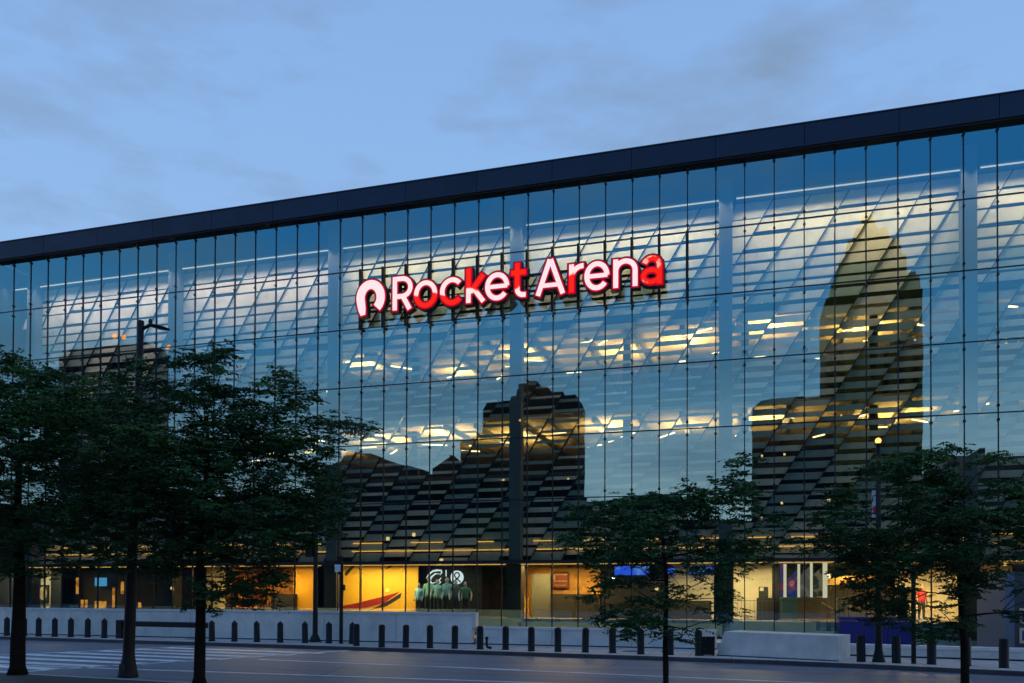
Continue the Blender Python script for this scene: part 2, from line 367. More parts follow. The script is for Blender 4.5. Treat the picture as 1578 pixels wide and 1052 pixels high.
# slatted screen: leaning parallelogram plates in rows of six to a pane height
SY, PITCH, SW, LEAN = 1.55, RH/6, 1.66, .60
zt0 = ZF-1.30
def bay_of(x): return math.floor((x-X0-.48)/(8*PW))
slats = []; cache = {}
rnd = random.Random(3)
ncol = int((XR-XL+20)/SW)
colr = [rnd.random() for _ in range(ncol+2)]
for c in range(ncol):
    r1 = colr[c]
    zz = zt0; k = 0
    while zz > ZC+.3:
        ph = .80 if k < 3 else PITCH
        t = (zz-ZC)/(ZF-ZC)
        xc_ = XL-12+c*SW+LEAN*(zz-ZC)
        bay = bay_of(xc_)
        lo = .24 if bay in (-1, -2) else .52 if bay >= 0 else .46      # narrowest blades at mid height, fuller towards top and foot
        pts_ = ((0, .90), (.06, .80), (.13, .58 if bay < 0 else .68), (.22, .34 if bay < 0 else .62), (.34, lo), (.52, lo+.02), (.62, lo+.22 if bay < 0 else .66), (.72, .70), (.82, .80), (1, .86))
        for (t0, f0), (t1_, f1) in zip(pts_[:-1], pts_[1:]):
            if t0 <= t <= t1_: f = f0+(f1-f0)*(t-t0)/(t1_-t0)
        f += .05 if c % 2 else -.03
        f = max(.18, min(.92, f+rnd.uniform(-.03, .03)))
        f = round(f*25)/25; h = f*ph
        x0_ = XL-12+c*SW+LEAN*(zz-h-ZC)
        if x0_+SW+LEAN*h > XL and x0_ < XR+1.4:
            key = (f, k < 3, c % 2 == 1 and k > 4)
            slats.append((x0_, zz-h, h, key, c))
        zz -= ph; k += 1
        if k == 8: zz -= (.24 if c % 2 else 0)+.07*r1
for x0_, z0_, h, key, c in slats:
    if key not in cache:
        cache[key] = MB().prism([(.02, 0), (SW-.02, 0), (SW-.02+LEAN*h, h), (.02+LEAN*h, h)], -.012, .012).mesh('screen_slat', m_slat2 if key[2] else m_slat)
def clipx(x): return min(max(x, XL+.05), XR+1.4)
slats.sort(key=lambda s: -(s[0]+ (4 if 8 < s[1] < 21 else 0)))
# cut slats against the columns: the plates run behind them, so no cutting is needed
whole = [s for s in slats if s[0] > XL+.1 and s[0]+SW+LEAN*s[2] < XR+1.4]
edge = [s for s in slats if s not in whole]
tilt = {c: rnd.uniform(-2, 2.5) for c in range(ncol+2)}
for n_, (x0_, z0_, h, key, c) in enumerate(whole[:300]):
    o = link('screen_slat', cache[key], arena, loc=(x0_, SY, z0_)); o.rotation_euler = (R(tilt[c]), 0, 0)
rest = MB(); rest_c = {}
for x0_, z0_, h, key, c in whole[300:]:
    dy = math.tan(R(tilt[c]))*h
    a = [(x0_+.02, z0_), (x0_+SW-.02, z0_), (x0_+SW-.02+LEAN*h, z0_+h), (x0_+.02+LEAN*h, z0_+h)]
    vs = [(a[j][0], SY-.012-(dy if j > 1 else 0), a[j][1]) for j in range(4)]+[(a[j][0], SY+.012-(dy if j > 1 else 0), a[j][1]) for j in range(4)]
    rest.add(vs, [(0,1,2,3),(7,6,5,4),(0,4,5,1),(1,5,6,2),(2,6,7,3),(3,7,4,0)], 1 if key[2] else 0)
rest.build('screen_slat_field', [m_slat, m_slat2], arena, kind='stuff')
# rails that carry the slats (the thin leaning seams)
sm = MB()
for c in range(ncol+1):
    xa = XL-12+c*SW; pts = []
    za, zb = ZC+.2, zt0
    if xa+LEAN*(zb-ZC) < XL+.1 or xa+LEAN*(za-ZC) > XR+1.4: continue
    if xa+LEAN*(za-ZC) < XL+.1: za = ZC+(XL+.1-xa)/LEAN
    if xa+LEAN*(zb-ZC) > XR+1.4: zb = ZC+(XR+1.4-xa)/LEAN
    if zb-za < .3: continue
    MB().prism([(xa+LEAN*(za-ZC)-.02, za), (xa+LEAN*(za-ZC)+.02, za), (xa+LEAN*(zb-ZC)+.02, zb), (xa+LEAN*(zb-ZC)-.02, zb)], SY-.10, SY+.10).build('screen_rail', m_steel, arena)
# lit cove lines at the head of each bay
WARM = (1.0, .80, .52)
WHT = emis('cove_tube', (1, .92, .8), .8)
for k in range(-5, 2):
    xa, xb = jx(8*k)+.9, jx(8*k+8)+.1
    if xb < XL+.5: continue
    xa = max(xa, XL+.1); xb = min(xb, XR+1.3)
    if xb-xa < .5: continue
    cv = MB().box(xa, xb, .98, 1.04, ZF-1.28, ZF-1.24).build('cove_light', WHT, arena)
    MB().box(xa, xb, .9, 1.7, ZF-1.23, ZF-1.15).build('cove_shelf', m_col, arena)
    e_ = 22*(xb-xa)*(1.0 if k > -2 else .9)
    colr_ = (1.0, .74, .45) if k > -3 else (1.0, .70, .60)
    area('cove_lamp', ((xa+xb)/2, .42, ZF-1.20), xb-xa, .12, e_, colr_, (R(16), 0, 0), arena)
# upper concourses: lit ceilings with tube lights
rr = random.Random(11)
TUBE = emis('ceiling_tube', (1, .74, .36), 3.6)
for lev, zc in enumerate((15.6, 11.3)):
    MB().box(XL, XR+1.5, 2.3, 14.9, zc, zc+.25).build('concourse_ceiling', m_ceil, arena)
    MB().box(XL, XR+1.5, 3.2, 14.9, zc-4.1+(1.2 if lev else 0), zc-3.85+(1.2 if lev else 0)).build('concourse_floor', m_int, arena)
    for i in range(34):
        x = XL+9+i*(XR-XL-9)/33.5+rr.uniform(-.4, .4); y = rr.uniform(2.9, 9.5)
        if lev == 0 and x < -26: continue
        an = rr.choice((0, 0, .45, -.5, .8, -.9)); ln = rr.uniform(.3, .95)
        d = Vector((math.cos(an), math.sin(an), 0))*ln; p = Vector((x, y, zc-.26)); n2 = Vector((-d.y, d.x, 0)).normalized()*.04
        vs = [p-d-n2, p+d-n2, p+d+n2, p-d+n2]
        MB().add([(v.x, v.y, z) for z in (zc-.29, zc-.23) for v in vs], [(0,3,2,1),(4,5,6,7),(0,1,5,4),(1,2,6,5),(2,3,7,6),(3,0,4,7)]).build('ceiling_tube', TUBE, arena)
    bx = XL+1.2
    while bx < XR+1:                          # ribs added to break up the glow on the concourse ceiling
        MB().box(bx-.12, bx+.12, 2.4, 14.8, zc-.26, zc).build('glow_break_rib', m_int, arena); bx += rr.uniform(1.7, 3.1)
    for j in range(9):
        x = -30+j*4.55+rr.uniform(-.9, .9)
        if lev == 0 and x < -26: continue
        area('concourse_lamp', (x, rr.uniform(3.6, 7.5), zc-rr.uniform(.9, 1.5)), .9, .9, rr.uniform(150, 380)*(1.9 if x > -1 else 1), (1, .66, .24), (R(180), 0, 0), arena)
    for i in range(9):                       # structural posts seen against the light
        x = XL+8+i*5.9; MB().box(x-.18, x+.18, 3.6, 3.96, zc-3, zc).build('concourse_post', m_dark, arena)
# glowing strips standing for the lit soffit that shows through the screen gaps
for k in range(-4, 2):
    xa, xb = max(jx(8*k)+.9, XL+.1), min(jx(8*k+8)+.1, XR+1.3)
    SOF = emis('soffit_glow', (1, .50, .12), 1.15)
    for z_, y_ in ((ZC+.66, SY-.13), (ZC+1.09, SY-.13)):
        x = xa+rr.uniform(0, .6)
        while x < xb-.8:
            ln_ = min(rr.uniform(1.2, 4.5) if z_ < ZC+1 else rr.uniform(.9, 2.2), xb-x)
            MB().box(x, x+ln_, y_-.02, y_+.02, z_, z_+.055).build('soffit_glow_strip', SOF, arena); x += ln_+(.05 if z_ < ZC+1 else rr.uniform(.7, 2.0))
    MB().box(xa, xb, .28, .34, ZC-.13, ZC-.09).build('soffit_glow_strip', SOF, arena)

# ground floor interior --------------------------------------------------------
IY = 3.4
FZ = 1.05
def prect(mb, px0, px1, z0, z1, Y, th=.05, mi=0, py=910):
    a, b = P(px0, py, Y).x, P(px1, py, Y).x
    mb.box(min(a, b), max(a, b), Y, Y+th, z0, z1, mi); return mb
def zpy(px, py, Y): return P(px, py, Y).z
def wall(name, px0, px1, m, Y=IY, z0=FZ, z1=ZC, th=.1): return prect(MB(), px0, px1, z0, z1, Y, th).build(name, m, arena)
wall('shop_wall', -30, 80, m_cream); wall('shop_door', 78, 96, m_blackp, IY-.1, th=.08)
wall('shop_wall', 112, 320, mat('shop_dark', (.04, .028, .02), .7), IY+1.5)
wall('shop_wall', 318, 346, m_cream); wall('shop_wall', 346, 455, mat('shop_orange', (.40, .17, .03), .7, var=.5, scale=2.5), IY+1)
wall('shop_wall', 452, 487, m_yellow, IY-.5)
wall('graphic_wall', 514, 644, m_yellow, 2.2)
wall('store_wall', 644, 742, m_blackp, 3.2)
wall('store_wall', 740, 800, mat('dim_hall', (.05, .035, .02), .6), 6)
wall('shop_wall', 790, 925, mat('amber_wall', (.62, .30, .05), .6, var=.4, scale=1.5), 4.5)
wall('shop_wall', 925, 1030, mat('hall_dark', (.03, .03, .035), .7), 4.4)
wall('shop_wall', 1028, 1100, m_cream, 4.6); wall('shop_wall', 1118, 1192, m_cream, 4.2)
wall('lobby_wall', 1185, 1420, mat('lobby_dim', (.12, .09, .05), .6, var=.4, scale=1), 9)
wall('lobby_wall', 1380, 1560, m_cream, 8)
# strip of warm light at the shop heads
# yellow wall graphics
def poly(name, pix, Y, m, th=.012):
    pts = [(P(x, y, Y).x, P(x, y, Y).z) for x, y in pix]
    s = sum(pts[i][0]*pts[(i+1) % len(pts)][1]-pts[(i+1) % len(pts)][0]*pts[i][1] for i in range(len(pts)))
    if s < 0: pts.reverse()
    return MB().prism(pts, Y-th, Y-.002).build(name, m, arena)
poly('red_swoosh', [(530, 938), (560, 934), (600, 920), (616, 911), (600, 917), (560, 927), (530, 934)], 2.2, m_red)
poly('red_swoosh', [(520, 939), (560, 937), (592, 929), (616, 912), (590, 919), (550, 929), (520, 935)], 2.185, m_red)
poly('black_swoosh', [(570, 939), (596, 934), (617, 921), (619, 913), (600, 925), (582, 934)], 2.2, m_blackp)
poly('black_swoosh', [(594, 878), (600, 871), (609, 870), (600, 875)], 2.2, m_blackp)
poly('black_swoosh', [(531, 886), (534, 879), (543, 871), (549, 870), (543, 877), (534, 887)], 2.2, m_blackp)
poly('black_swoosh', [(556.6, 926), (557.6, 926), (557.6, 874), (556.6, 874)], 2.2, m_blackp)
# orange-red door frame beside the yellow wall
poly('red_strip', [(511, 938), (514, 938), (514, 872), (511, 872)], 2.2, mat('red_trim', (.6, .12, .03), .5), .05)
# store logos
def ribbon(mb, pts, wd, y0, y1, mi=0):
    """closed solid ribbon along (x,z) points; wd a number or one per point"""
    n = len(pts); ws = wd if isinstance(wd, (list, tuple)) else [wd]*n
    Lp, Rp = [], []
    for i in range(n):
        a, b = pts[max(i-1, 0)], pts[min(i+1, n-1)]; dx, dz = b[0]-a[0], b[1]-a[1]; l_ = math.hypot(dx, dz) or 1
        nx, nz_ = -dz/l_*ws[i]/2, dx/l_*ws[i]/2
        Lp.append((pts[i][0]+nx, pts[i][1]+nz_)); Rp.append((pts[i][0]-nx, pts[i][1]-nz_))
    vs = []
    for i in range(n): vs += [(Rp[i][0], y0, Rp[i][1]), (Lp[i][0], y0, Lp[i][1]), (Rp[i][0], y1, Rp[i][1]), (Lp[i][0], y1, Lp[i][1])]
    fs = []
    for i in range(n-1):
        a = 4*i; b = a+4
        fs += [(a, b, b+1, a+1), (a+2, a+3, b+3, b+2), (a, a+2, b+2, b), (a+1, b+1, b+3, a+3)]
    fs += [(0, 1, 3, 2), (4*n-4, 4*n-2, 4*n-1, 4*n-3)]
    mb.add(vs, fs, mi)
def arc(cx, cz, rx, rz, a0, a1, n=18): return [(cx+rx*math.cos(R(a0+(a1-a0)*i/n)), cz+rz*math.sin(R(a0+(a1-a0)*i/n))) for i in range(n+1)]
NEON = emis('white_sign_light', (.85, .92, 1), 1.25)
logo = thing('store_logo', 'lit white sweeping C emblem high on the black store wall', 'logo sign')
mb = MB(); Y = 3.1
def PX(pix): return [(P(x, y, Y).x, P(x, y, Y).z) for x, y in pix]
ribbon(mb, PX([(657, 891), (661, 885), (667, 880), (674, 878.5), (680, 879), (681, 882), (678, 886)]), [.01, .07, .09, .10, .08, .06, .02], Y-.03, Y)
ribbon(mb, PX([(678, 884), (671, 884), (665, 889), (663, 895), (666, 899), (671, 897)]), [.02, .07, .09, .09, .07, .03], Y-.034, Y)
ribbon(mb, PX([(680, 890), (677, 894), (679, 897), (676, 900)]), [.03, .06, .06, .02], Y-.03, Y)
mb.build('emblem', NEON, logo)
lg2 = thing('divider_sign', 'thin lit white bar between the two store emblems', 'sign bar'); mb = MB()
ribbon(mb, PX([(687.5, 888), (687.5, 878)]), .05, Y-.03, Y); mb.build('bar', NEON, lg2)
lg3 = thing('round_logo', 'round lit white emblem with a black looped ribbon on the store wall', 'logo sign')
cx, cz = PX([(704.5, 889.5)])[0]; rd = .37
MB().prism(arc(cx, cz, rd, rd, 0, 360, 28)[:-1], Y-.03, Y).build('disc', NEON, lg3)
mb = MB(); ribbon(mb, [(cx-.22, cz-.27), (cx-.10, cz-.15), (cx+.05, cz-.04), (cx+.15, cz+.10), (cx+.10, cz+.22), (cx, cz+.26), (cx-.10, cz+.22), (cx-.15, cz+.10), (cx-.05, cz-.04), (cx+.10, cz-.15), (cx+.22, cz-.27)], .075, Y-.04, Y-.032)
mb.build('loop', m_blackp, lg3)

# shop fittings
def fit(name, label, cat, px0, px1, z0, z1, Y, m, th=.06, group=None, part='panel', frame=None):
    t = thing(name, label, cat, group=group); prect(MB(), px0, px1, z0, z1, Y, th).build(part, m, t)
    if frame:
        a, b = P(px0, 910, Y).x, P(px1, 910, Y).x; w_ = .04
        MB().box(a-w_, a, Y-.02, Y+th, z0-w_, z1+w_).box(b, b+w_, Y-.02, Y+th, z0-w_, z1+w_).box(a, b, Y-.02, Y+th, z0-w_, z0).box(a, b, Y-.02, Y+th, z1, z1+w_).build('frame', frame, t)
    return t
z_ = lambda py, px, Y: zpy(px, py, Y)
pf = fit('round_emblem_poster', 'black framed poster with a pale round emblem by the left doors', 'poster', 58, 74, z_(928, 66, 3.3), z_(902, 66, 3.3), 3.3, mat('poster_black', (.03, .03, .03), .5), frame=m_steel)
c_ = P(66, 914, 3.28); MB().prism(arc(c_.x, c_.z, .30, .42, 0, 360, 20)[:-1], 3.27, 3.298).build('emblem', mat('poster_cream', (.6, .45, .25), .6), pf)
mb = MB()
for k in range(4): ribbon(mb, [(c_.x-.18+k*.12, c_.z-.2), (c_.x-.14+k*.1, c_.z+.2-.05*(k % 2))], .025, 3.262, 3.268)
mb.build('emblem_lines', m_blackp, pf)
fit('wall_picture', 'small dark picture on cream wall beside the leftmost tree trunk', 'picture', 40, 47, z_(917, 43, 3.3), z_(899, 43, 3.3), 3.3, m_blackp, frame=m_steel)
fit('blue_television', 'lit blue television screen in the dark shop behind left trees', 'television', 146, 165, z_(903, 155, 4.5), z_(890, 155, 4.5), 4.5, emis('tv_blue', (.10, .42, .85), .9, (.35, .65, .9), 1.5), frame=m_blackp, part='screen')
fit('small_blue_screen', 'tiny violet blue screen at the far left edge', 'screen', -8, 3, z_(913, 0, 3.2), z_(902, 0, 3.2), 3.2, emis('scr_violet', (.2, .25, .8), .6), frame=m_blackp, part='screen')
fit('red_menu_sign', 'small glowing red sign in the orange shop behind second tree', 'sign', 384, 398, z_(900, 391, 3.9), z_(887, 391, 3.9), 3.9, emis('sign_red', (.9, .06, .03), .8, (1, .25, .08), 3), part='face', frame=m_blackp)
fit('white_menu_sign', 'small pale lit sign right of the glowing red sign', 'sign', 405, 415, z_(896, 410, 3.9), z_(891, 410, 3.9), 3.9, emis('sign_pale', (.6, .65, .7), .7), part='face', frame=m_blackp)
fit('dark_counter', 'dark counter in front of yellow wall left of the pole', 'counter', 418, 454, FZ, z_(915, 436, 2.6), 2.6, m_blackp, .5)
AMB = emis('amber_panel', (1, .42, .06), .85, (.5, .15, .02), 3)
for j, (a, b, y0, y1) in enumerate(((117, 120, 915, 890), (124, 128, 936, 924), (131, 134, 936, 924), (146, 163, 938, 926), (173, 176, 936, 905), (186, 190, 915, 896), (213, 217, 936, 928))):
    fit('shelf_light', ['narrow amber light at the dark shop entrance', 'left of a pair of low amber lights in dark shop', 'right of a pair of low amber lights in dark shop', 'wide amber lit counter front under the blue television', 'tall amber light right of blue television', 'amber light at right end of the dark shop', 'small amber light right of the near lamp post'][j], 'shop light', a, b, z_(y0, a, 4.4), z_(y1, a, 4.4), 4.4, AMB, group='amber lights in the shop behind the left trees')
# orange shop shelving
sh = thing('shop_shelving', 'orange lit shelving full of goods behind second tree', 'shelving')
for j in range(5):
    z = FZ+.25+j*.55
    prect(MB(), 347, 404, z, z+.05, 3.7, .35).build('shelf', m_dark, sh)
    rq = random.Random(j); goods = MB(); a, b = P(347, 910, 3.7).x, P(404, 910, 3.7).x; x = a+.1
    while x < b-.2:
        w_ = rq.uniform(.08, .25); h_ = rq.uniform(.12, .38); goods.box(x, x+w_, 3.75, 3.95, z+.052, z+.05+h_, rq.randrange(3)); x += w_+rq.uniform(.02, .12)
    goods.build('goods', [mat('goods_orange', (.7, .28, .04), .5), mat('goods_dark', (.08, .04, .02), .5), mat('goods_red', (.5, .08, .03), .5)], sh, kind='stuff')
# amber shop right of door: menu panels, counter
fit('menu_board', 'dark red menu board with angular pale stripes in amber shop', 'menu board', 851, 875, z_(905, 862, 4.3), z_(882, 862, 4.3), 4.3, mat('menu_red', (.35, .05, .015), .5), frame=m_blackp)
for j, (x0_, x1_, y0, y1) in enumerate(((853, 874, 896, 894.5), (853, 856, 893, 885), (856, 874, 886, 884.5), (855, 872, 902, 901))):
    poly('menu_stripe', [(x0_, y0), (x1_, y0), (x1_, y1), (x0_, y1)], 4.27, m_cream)
fit('amber_counter', 'pale amber counter at the back of shop right of the doors', 'counter', 797, 815, FZ, z_(920, 806, 3.6), 3.6, m_yellow, .5)
fit('grey_door_panel', 'tall rounded grey panel standing in amber shop', 'panel', 819, 848, FZ, z_(884, 830, 3.2), 3.2, mat('grey_panel', (.13, .13, .10), .5), .12)
fit('long_dark_counter', 'long dark low counter across the amber shop front', 'counter', 848, 925, FZ, z_(915, 890, 2.8), 2.8, mat('counter_dark', (.035, .03, .02), .45), .6)
fit('mid_dark_counter', 'dark counter under the blue screens', 'counter', 940, 1096, FZ, z_(925, 1010, 3.2), 3.2, mat('counter_dark', (.035, .03, .02), .45), .5)
BL = emis('led_blue', (.03, .12, 1.0), 1.0, (.12, .3, 1), 1.2)
for j, (a, b, y0, y1) in enumerate(((947, 1000, 886, 872), (1026, 1041, 885, 875), (1063, 1098, 884.5, 874))):
    fit('blue_led_screen', ['largest blue lit screen, left of the young tree trunk', 'smallest blue lit screen between tree branches', 'blue lit screen beside the black column'][j], 'led screen', a, b, z_(y0, a, 4.0), z_(y1, a, 4.0), 4.0, BL, group='blue screens along the concession', frame=m_blackp, part='screen')
for j, y0 in enumerate((889.5, 896.5)):
    c_ = P(945.5, y0, 3.6); t = thing('round_lamp', ['upper of two round white lamps left of blue screen', 'lower of two round white lamps left of blue screen'][j], 'lamp', tuple(c_), group='round white lamps')
    MB().ellip((0, 0, 0), (.09, .05, .09), 10, 6).build('bulb', emis('bulb_white', (1, .97, .9), 4), t, True)
    MB().lathe((0, .04, .09), [(.02, 0), (.02, .25)], 6).build('stem', m_steel, t)
fit('black_monitor', 'black monitor standing before the cream lobby wall', 'monitor', 1169, 1184, z_(921, 1176, 3.2), z_(904, 1176, 3.2), 3.2, m_blackp, .08, part='screen')
fit('low_dark_desk', 'dark desk below the black monitor', 'desk', 1166, 1192, FZ, z_(921, 1178, 3.0), 3.0, mat('counter_dark', (.035, .03, .02), .45), .4)
fit('black_pillar', 'black pillar between cream wall and poster wall', 'pillar', 1190, 1201, FZ, ZC, 3.6, m_blackp, .4, part='shaft')
pos = [(1202, 1207, 'narrow violet poster at the left end of poster wall'), (1213, 1229, 'tall blue poster with pink face shape'), (1233, 1248, 'tall grey poster with dark angled top'), (1252, 1268, 'tall dark poster at the right end of poster wall')]
for j, (a, b, lb) in enumerate(pos):
    m_ = emis('poster_lit_%d' % j, [(.10, .08, .30), (.03, .07, .30), (.20, .17, .16), (.05, .06, .05)][j], .55, [(.5, .05, .10), (.30, .10, .22), (.32, .28, .25), (.3, .25, .15)][j], 2.2)
    t = fit('tall_poster', lb, 'poster', a, b, z_(919, a, 3.6), z_(867, a, 3.6), 3.6, m_, .04, group='tall posters in the lobby', part='print')
    aa, bb = P(a, 910, 3.57).x, P(b, 910, 3.57).x; zt = z_(869, a, 3.57)
    if j: MB().prism([(aa, zt-.75 if j == 1 else zt-.55), (bb, zt-.25 if j == 1 else zt-.1), (bb, zt), (aa, zt)], 3.58, 3.597).build('dark_corner', m_blackp, t)
    if j == 1: MB().ellip(((aa+bb)/2, 3.585, zt-.95), (.13, .012, .17), 12, 8).build('face_shape', mat('poster_pink', (.5, .14, .22), .6), t)
for a, b in ((1207.5, 1212), (1229, 1233), (1248.5, 1252.5), (1268, 1275)):
    fit('white_light_fin', 'bright white upright fin %s' % {1207.5: 'left of the tall blue poster', 1229: 'between blue and grey posters', 1248.5: 'between grey and dark posters', 1268: 'right of all posters'}[a], 'light fin', a, b, z_(921, a, 3.5), z_(867, a, 3.5), 3.5, emis('fin_light', (1, .86, .62), .9), .12, group='white fins between posters')
t = thing('ticket_counter', 'teal corrugated counter front under the posters', 'counter')
a, b = P(1203, 910, 2.6).x, P(1229, 910, 2.6).x
for k in range(8):
    x = a+(b-a)*k/8; MB().box(x+.01, x+(b-a)/8-.01, 2.58+.02*(k % 2), 2.7, FZ+.1, z_(922, 1210, 2.6)).build('rib', mat('teal_panel', (.10, .26, .28), .5), t)
MB().box(a, P(1256, 910, 2.6).x, 2.55, 3.0, z_(922, 1210, 2.6), z_(922, 1210, 2.6)+.06).build('top', mat('teal_panel', (.10, .26, .28), .5), t)
t = thing('ribbed_counter', 'pale ribbed counter right of the glass railing', 'counter')
a, b = P(1288, 910, 2.8).x, P(1307, 910, 2.8).x
for k in range(5):
    x = a+(b-a)*k/5; MB().box(x+.01, x+(b-a)/5-.015, 2.78+.02*(k % 2), 3.0, FZ+.02, z_(921, 1295, 2.8)).build('rib', m_cream, t)
# slanting amber ceiling blade with its lit white sign
t = thing('amber_ceiling_blade', 'long slanting amber ceiling blade above the lobby stairs', 'ceiling blade'); Y = 4.6
pts = [(1258, 902), (1350, 898), (1350, 884), (1282, 889), (1258, 894)]
pp = [(P(x, y, Y).x, P(x, y, Y).z) for x, y in pts]; MB().prism(pp, Y, Y+.5).build('blade', mat('amber_blade', (.7, .36, .08), .5), t)
fit('lit_white_sign', 'bright white lit sign on the left end of the amber blade', 'sign', 1260, 1279, z_(889.5, 1270, 4.4), z_(885.5, 1270, 4.4), 4.4, emis('sign_white', (1, .96, .85), 1.5), part='face', frame=m_cream)
fit('amber_backdrop', 'amber lit booth below the ceiling blade', 'booth', 1258, 1268, z_(920, 1262, 5), z_(895, 1262, 5), 5, emis('booth_amber', (1, .45, .06), .5), .2)
# railing with thin balusters
t = thing('lobby_railing', 'thin steel railing along the lobby floor edge', 'railing'); Y = 2.2
a, b = P(1124, 910, Y).x, P(1340, 910, Y).x; zr = FZ+.95
MB().box(a, b, Y-.02, Y+.02, zr-.03, zr).build('handrail', m_int, t)
x = a; 
while x < b: MB().box(x-.008, x+.008, Y-.008, Y+.008, FZ, zr-.03).build('baluster', m_int, t); x += .19
# stair handrails
for j, (p0, p1) in enumerate((((1266, 928), (1284, 939)), ((1308, 933), (1324, 945)))):
    A, B = P(*p0, 3.2), P(*p1, 3.0); t = tag(MB().tube([A, B], .035, 6).build('stair_handrail', m_cream), ['pale slanting handrail left of the ribbed counter', 'pale slanting handrail right of the ribbed counter'][j], 'handrail', 'slanting stair handrails')
# ground floor lamps
for i, (xa, xb, e_, c_, y) in enumerate((
    (P(0, 900, 2).x, P(90, 900, 2).x, 240, (1, .85, .55), 1.9), (P(320, 900, 2).x, P(478, 900, 2).x, 400, (1, .60, .20), 1.6),
    (P(520, 900, 1).x, P(640, 900, 1).x, 330, (1, .72, .30), 1.0), (P(648, 900, 1).x, P(730, 900, 1).x, 22, (.8, .9, 1), 1.0),
    (P(798, 900, 2).x, P(925, 900, 2).x, 420, (1, .62, .22), 2.2), (P(1030, 900, 2).x, P(1096, 900, 2).x, 100, (1, .8, .5), 2.4),
    (P(1124, 900, 2).x, P(1190, 900, 2).x, 250, (1, .74, .38), 2.4), (P(1200, 900, 2).x, P(1350, 900, 2).x, 170, (1, .72, .36), 4.0),
    (P(1380, 900, 2).x, P(1560, 900, 2).x, 650, (1, .66, .28), 5.0))):
    area('shop_lamp', ((xa+xb)/2, y, ZC-.12), abs(xb-xa)*.9, .35, e_, c_, (0, 0, 0), arena)
# downlights visible as small discs
for px, py in ((1176, 872), (1140, 872), (548, 871), (596, 871)):
    c_ = P(px, 880, 2.4); MB().lathe((c_.x, 2.4, ZC-.03), [(.07, 0), (.07, .02)], 10).build('downlight', emis('bulb_white', (1, .97, .9), 4), arena)

# ------------------------------------------------------------------ people and mannequins
def figure(name, label, cat, loc, h, shirt, trousers, skin, hair, pose=0, rz=0, group=None):
    """one skinned body; clothing colours by region, hair as a child"""
    t = thing(name, label, cat, loc, rz, group)
    s = h/1.75
    V_ = [(0,0,.95),(0,0,1.18),(0,0,1.38),(0,0,1.50),(0,-.01,1.56)]
    E_ = [(0,1),(1,2),(2,3),(3,4)]; Rd = [(.15,.11),(.15,.11),(.17,.11),(.07,.07),(.06,.06)]
    for sgn in (-1, 1):
        o = len(V_); a = .06 if pose == 0 else .12
        V_ += [(sgn*.19,0,1.42),(sgn*(.20+a),.02,1.13),(sgn*(.18+a*.9),-.08 if pose == 0 else -.16,.90),(sgn*(.18+a*.85),-.12 if pose == 0 else -.2,.82)]
        E_ += [(2,o),(o,o+1),(o+1,o+2),(o+2,o+3)]; Rd += [(.07,.07),(.05,.05),(.036,.036),(.04,.025)]
        o = len(V_); st = .07 if pose == 0 else (.10 if sgn > 0 else .06)
        V_ += [(sgn*.10,0,.86),(sgn*(.10+st*.2),-.01,.48),(sgn*(.10+st*.4),.02,.09),(sgn*(.10+st*.4),-.12,.035)]
        E_ += [(0,o),(o,o+1),(o+1,o+2),(o+2,o+3)]; Rd += [(.105,.11),(.07,.075),(.045,.05),(.045,.03)]
    me = bpy.data.meshes.new('body'); me.from_pydata([(x*s,y*s,z*s) for x,y,z in V_], E_, [])
    o = bpy.data.objects.new('body', me); C.objects.link(o)
    md = o.modifiers.new('s', 'SKIN'); 
    for i, rr_ in enumerate(Rd): me.skin_vertices[0].data[i].radius = (rr_[0]*s, rr_[1]*s)
    me.skin_vertices[0].data[0].use_root = True
    sb = o.modifiers.new('u', 'SUBSURF'); sb.levels = 1; sb.render_levels = 1
    dg = bpy.context.evaluated_depsgraph_get(); nm = bpy.data.meshes.new_from_object(o.evaluated_get(dg))
    bpy.data.objects.remove(o)
    nm.name = 'body'; nm.materials.clear()
    for m_ in (shirt, trousers, skin): nm.materials.append(m_)
    for p in nm.polygons:
        z = p.center.z/s; x = abs(p.center.x)/s
        p.material_index = 2 if (z > 1.50 or (x > .24 and z < (1.22 if pose == 0 else 1.3))) else (1 if z < .93 else 0)
        p.use_smooth = True
    b = link('body', nm, t)
    hd = MB().ellip((0, -.01*s, 1.655*s), (.078*s, .095*s, .12*s), 12, 9); hd.ellip((0, -.105*s, 1.64*s), (.014*s, .02*s, .025*s), 6, 4)
    for sg in (-1, 1): hd.ellip((sg*.08*s, 0, 1.65*s), (.012*s, .02*s, .032*s), 6, 4)
    hd.build('head', skin, t, True)
    if hair: MB().ellip((0, .015*s, 1.69*s), (.085*s, .095*s, .10*s), 12, 7).build('hair', hair, t, True)
    return t
mk = mat('mannequin_skin', (.35, .38, .36), .4); teal = mat('shirt_teal', (.18, .42, .38), .7); blue = mat('shirt_blue', (.25, .55, .70), .7); blk = mat('trousers_black', (.012, .012, .014), .8)
grn = mat('shirt_green', (.05, .17, .11), .7); dkg = mat('shirt_dark', (.04, .07, .07), .7)
for px, top, shirt, pose, lb, Y in ((645.5, 899, blue, 0, 'mannequin in pale blue shirt at the left end of the store display', 1.3), (661, 890, teal, 0, 'mannequin in teal sleeveless top under the sweeping C emblem', 2.0),
    (674, 893, teal, 1, 'mannequin with hands on hips right of the teal one', 1.7), (689, 890, teal, 0, 'mannequin in teal top under the thin lit bar', 2.0), (702.5, 894, dkg, 1, 'mannequin in dark top in front of the round emblem', 1.7), (717, 897, grn, 1, 'mannequin in green shirt at the right end of the store display', 1.4)):
    h = (P(px, top, Y).z-FZ)
    figure('mannequin', lb, 'mannequin', (P(px, 920, Y).x, Y, FZ), h, shirt, blk, mk, None, pose, rz=random.uniform(-.3, .3), group='shop window mannequins')
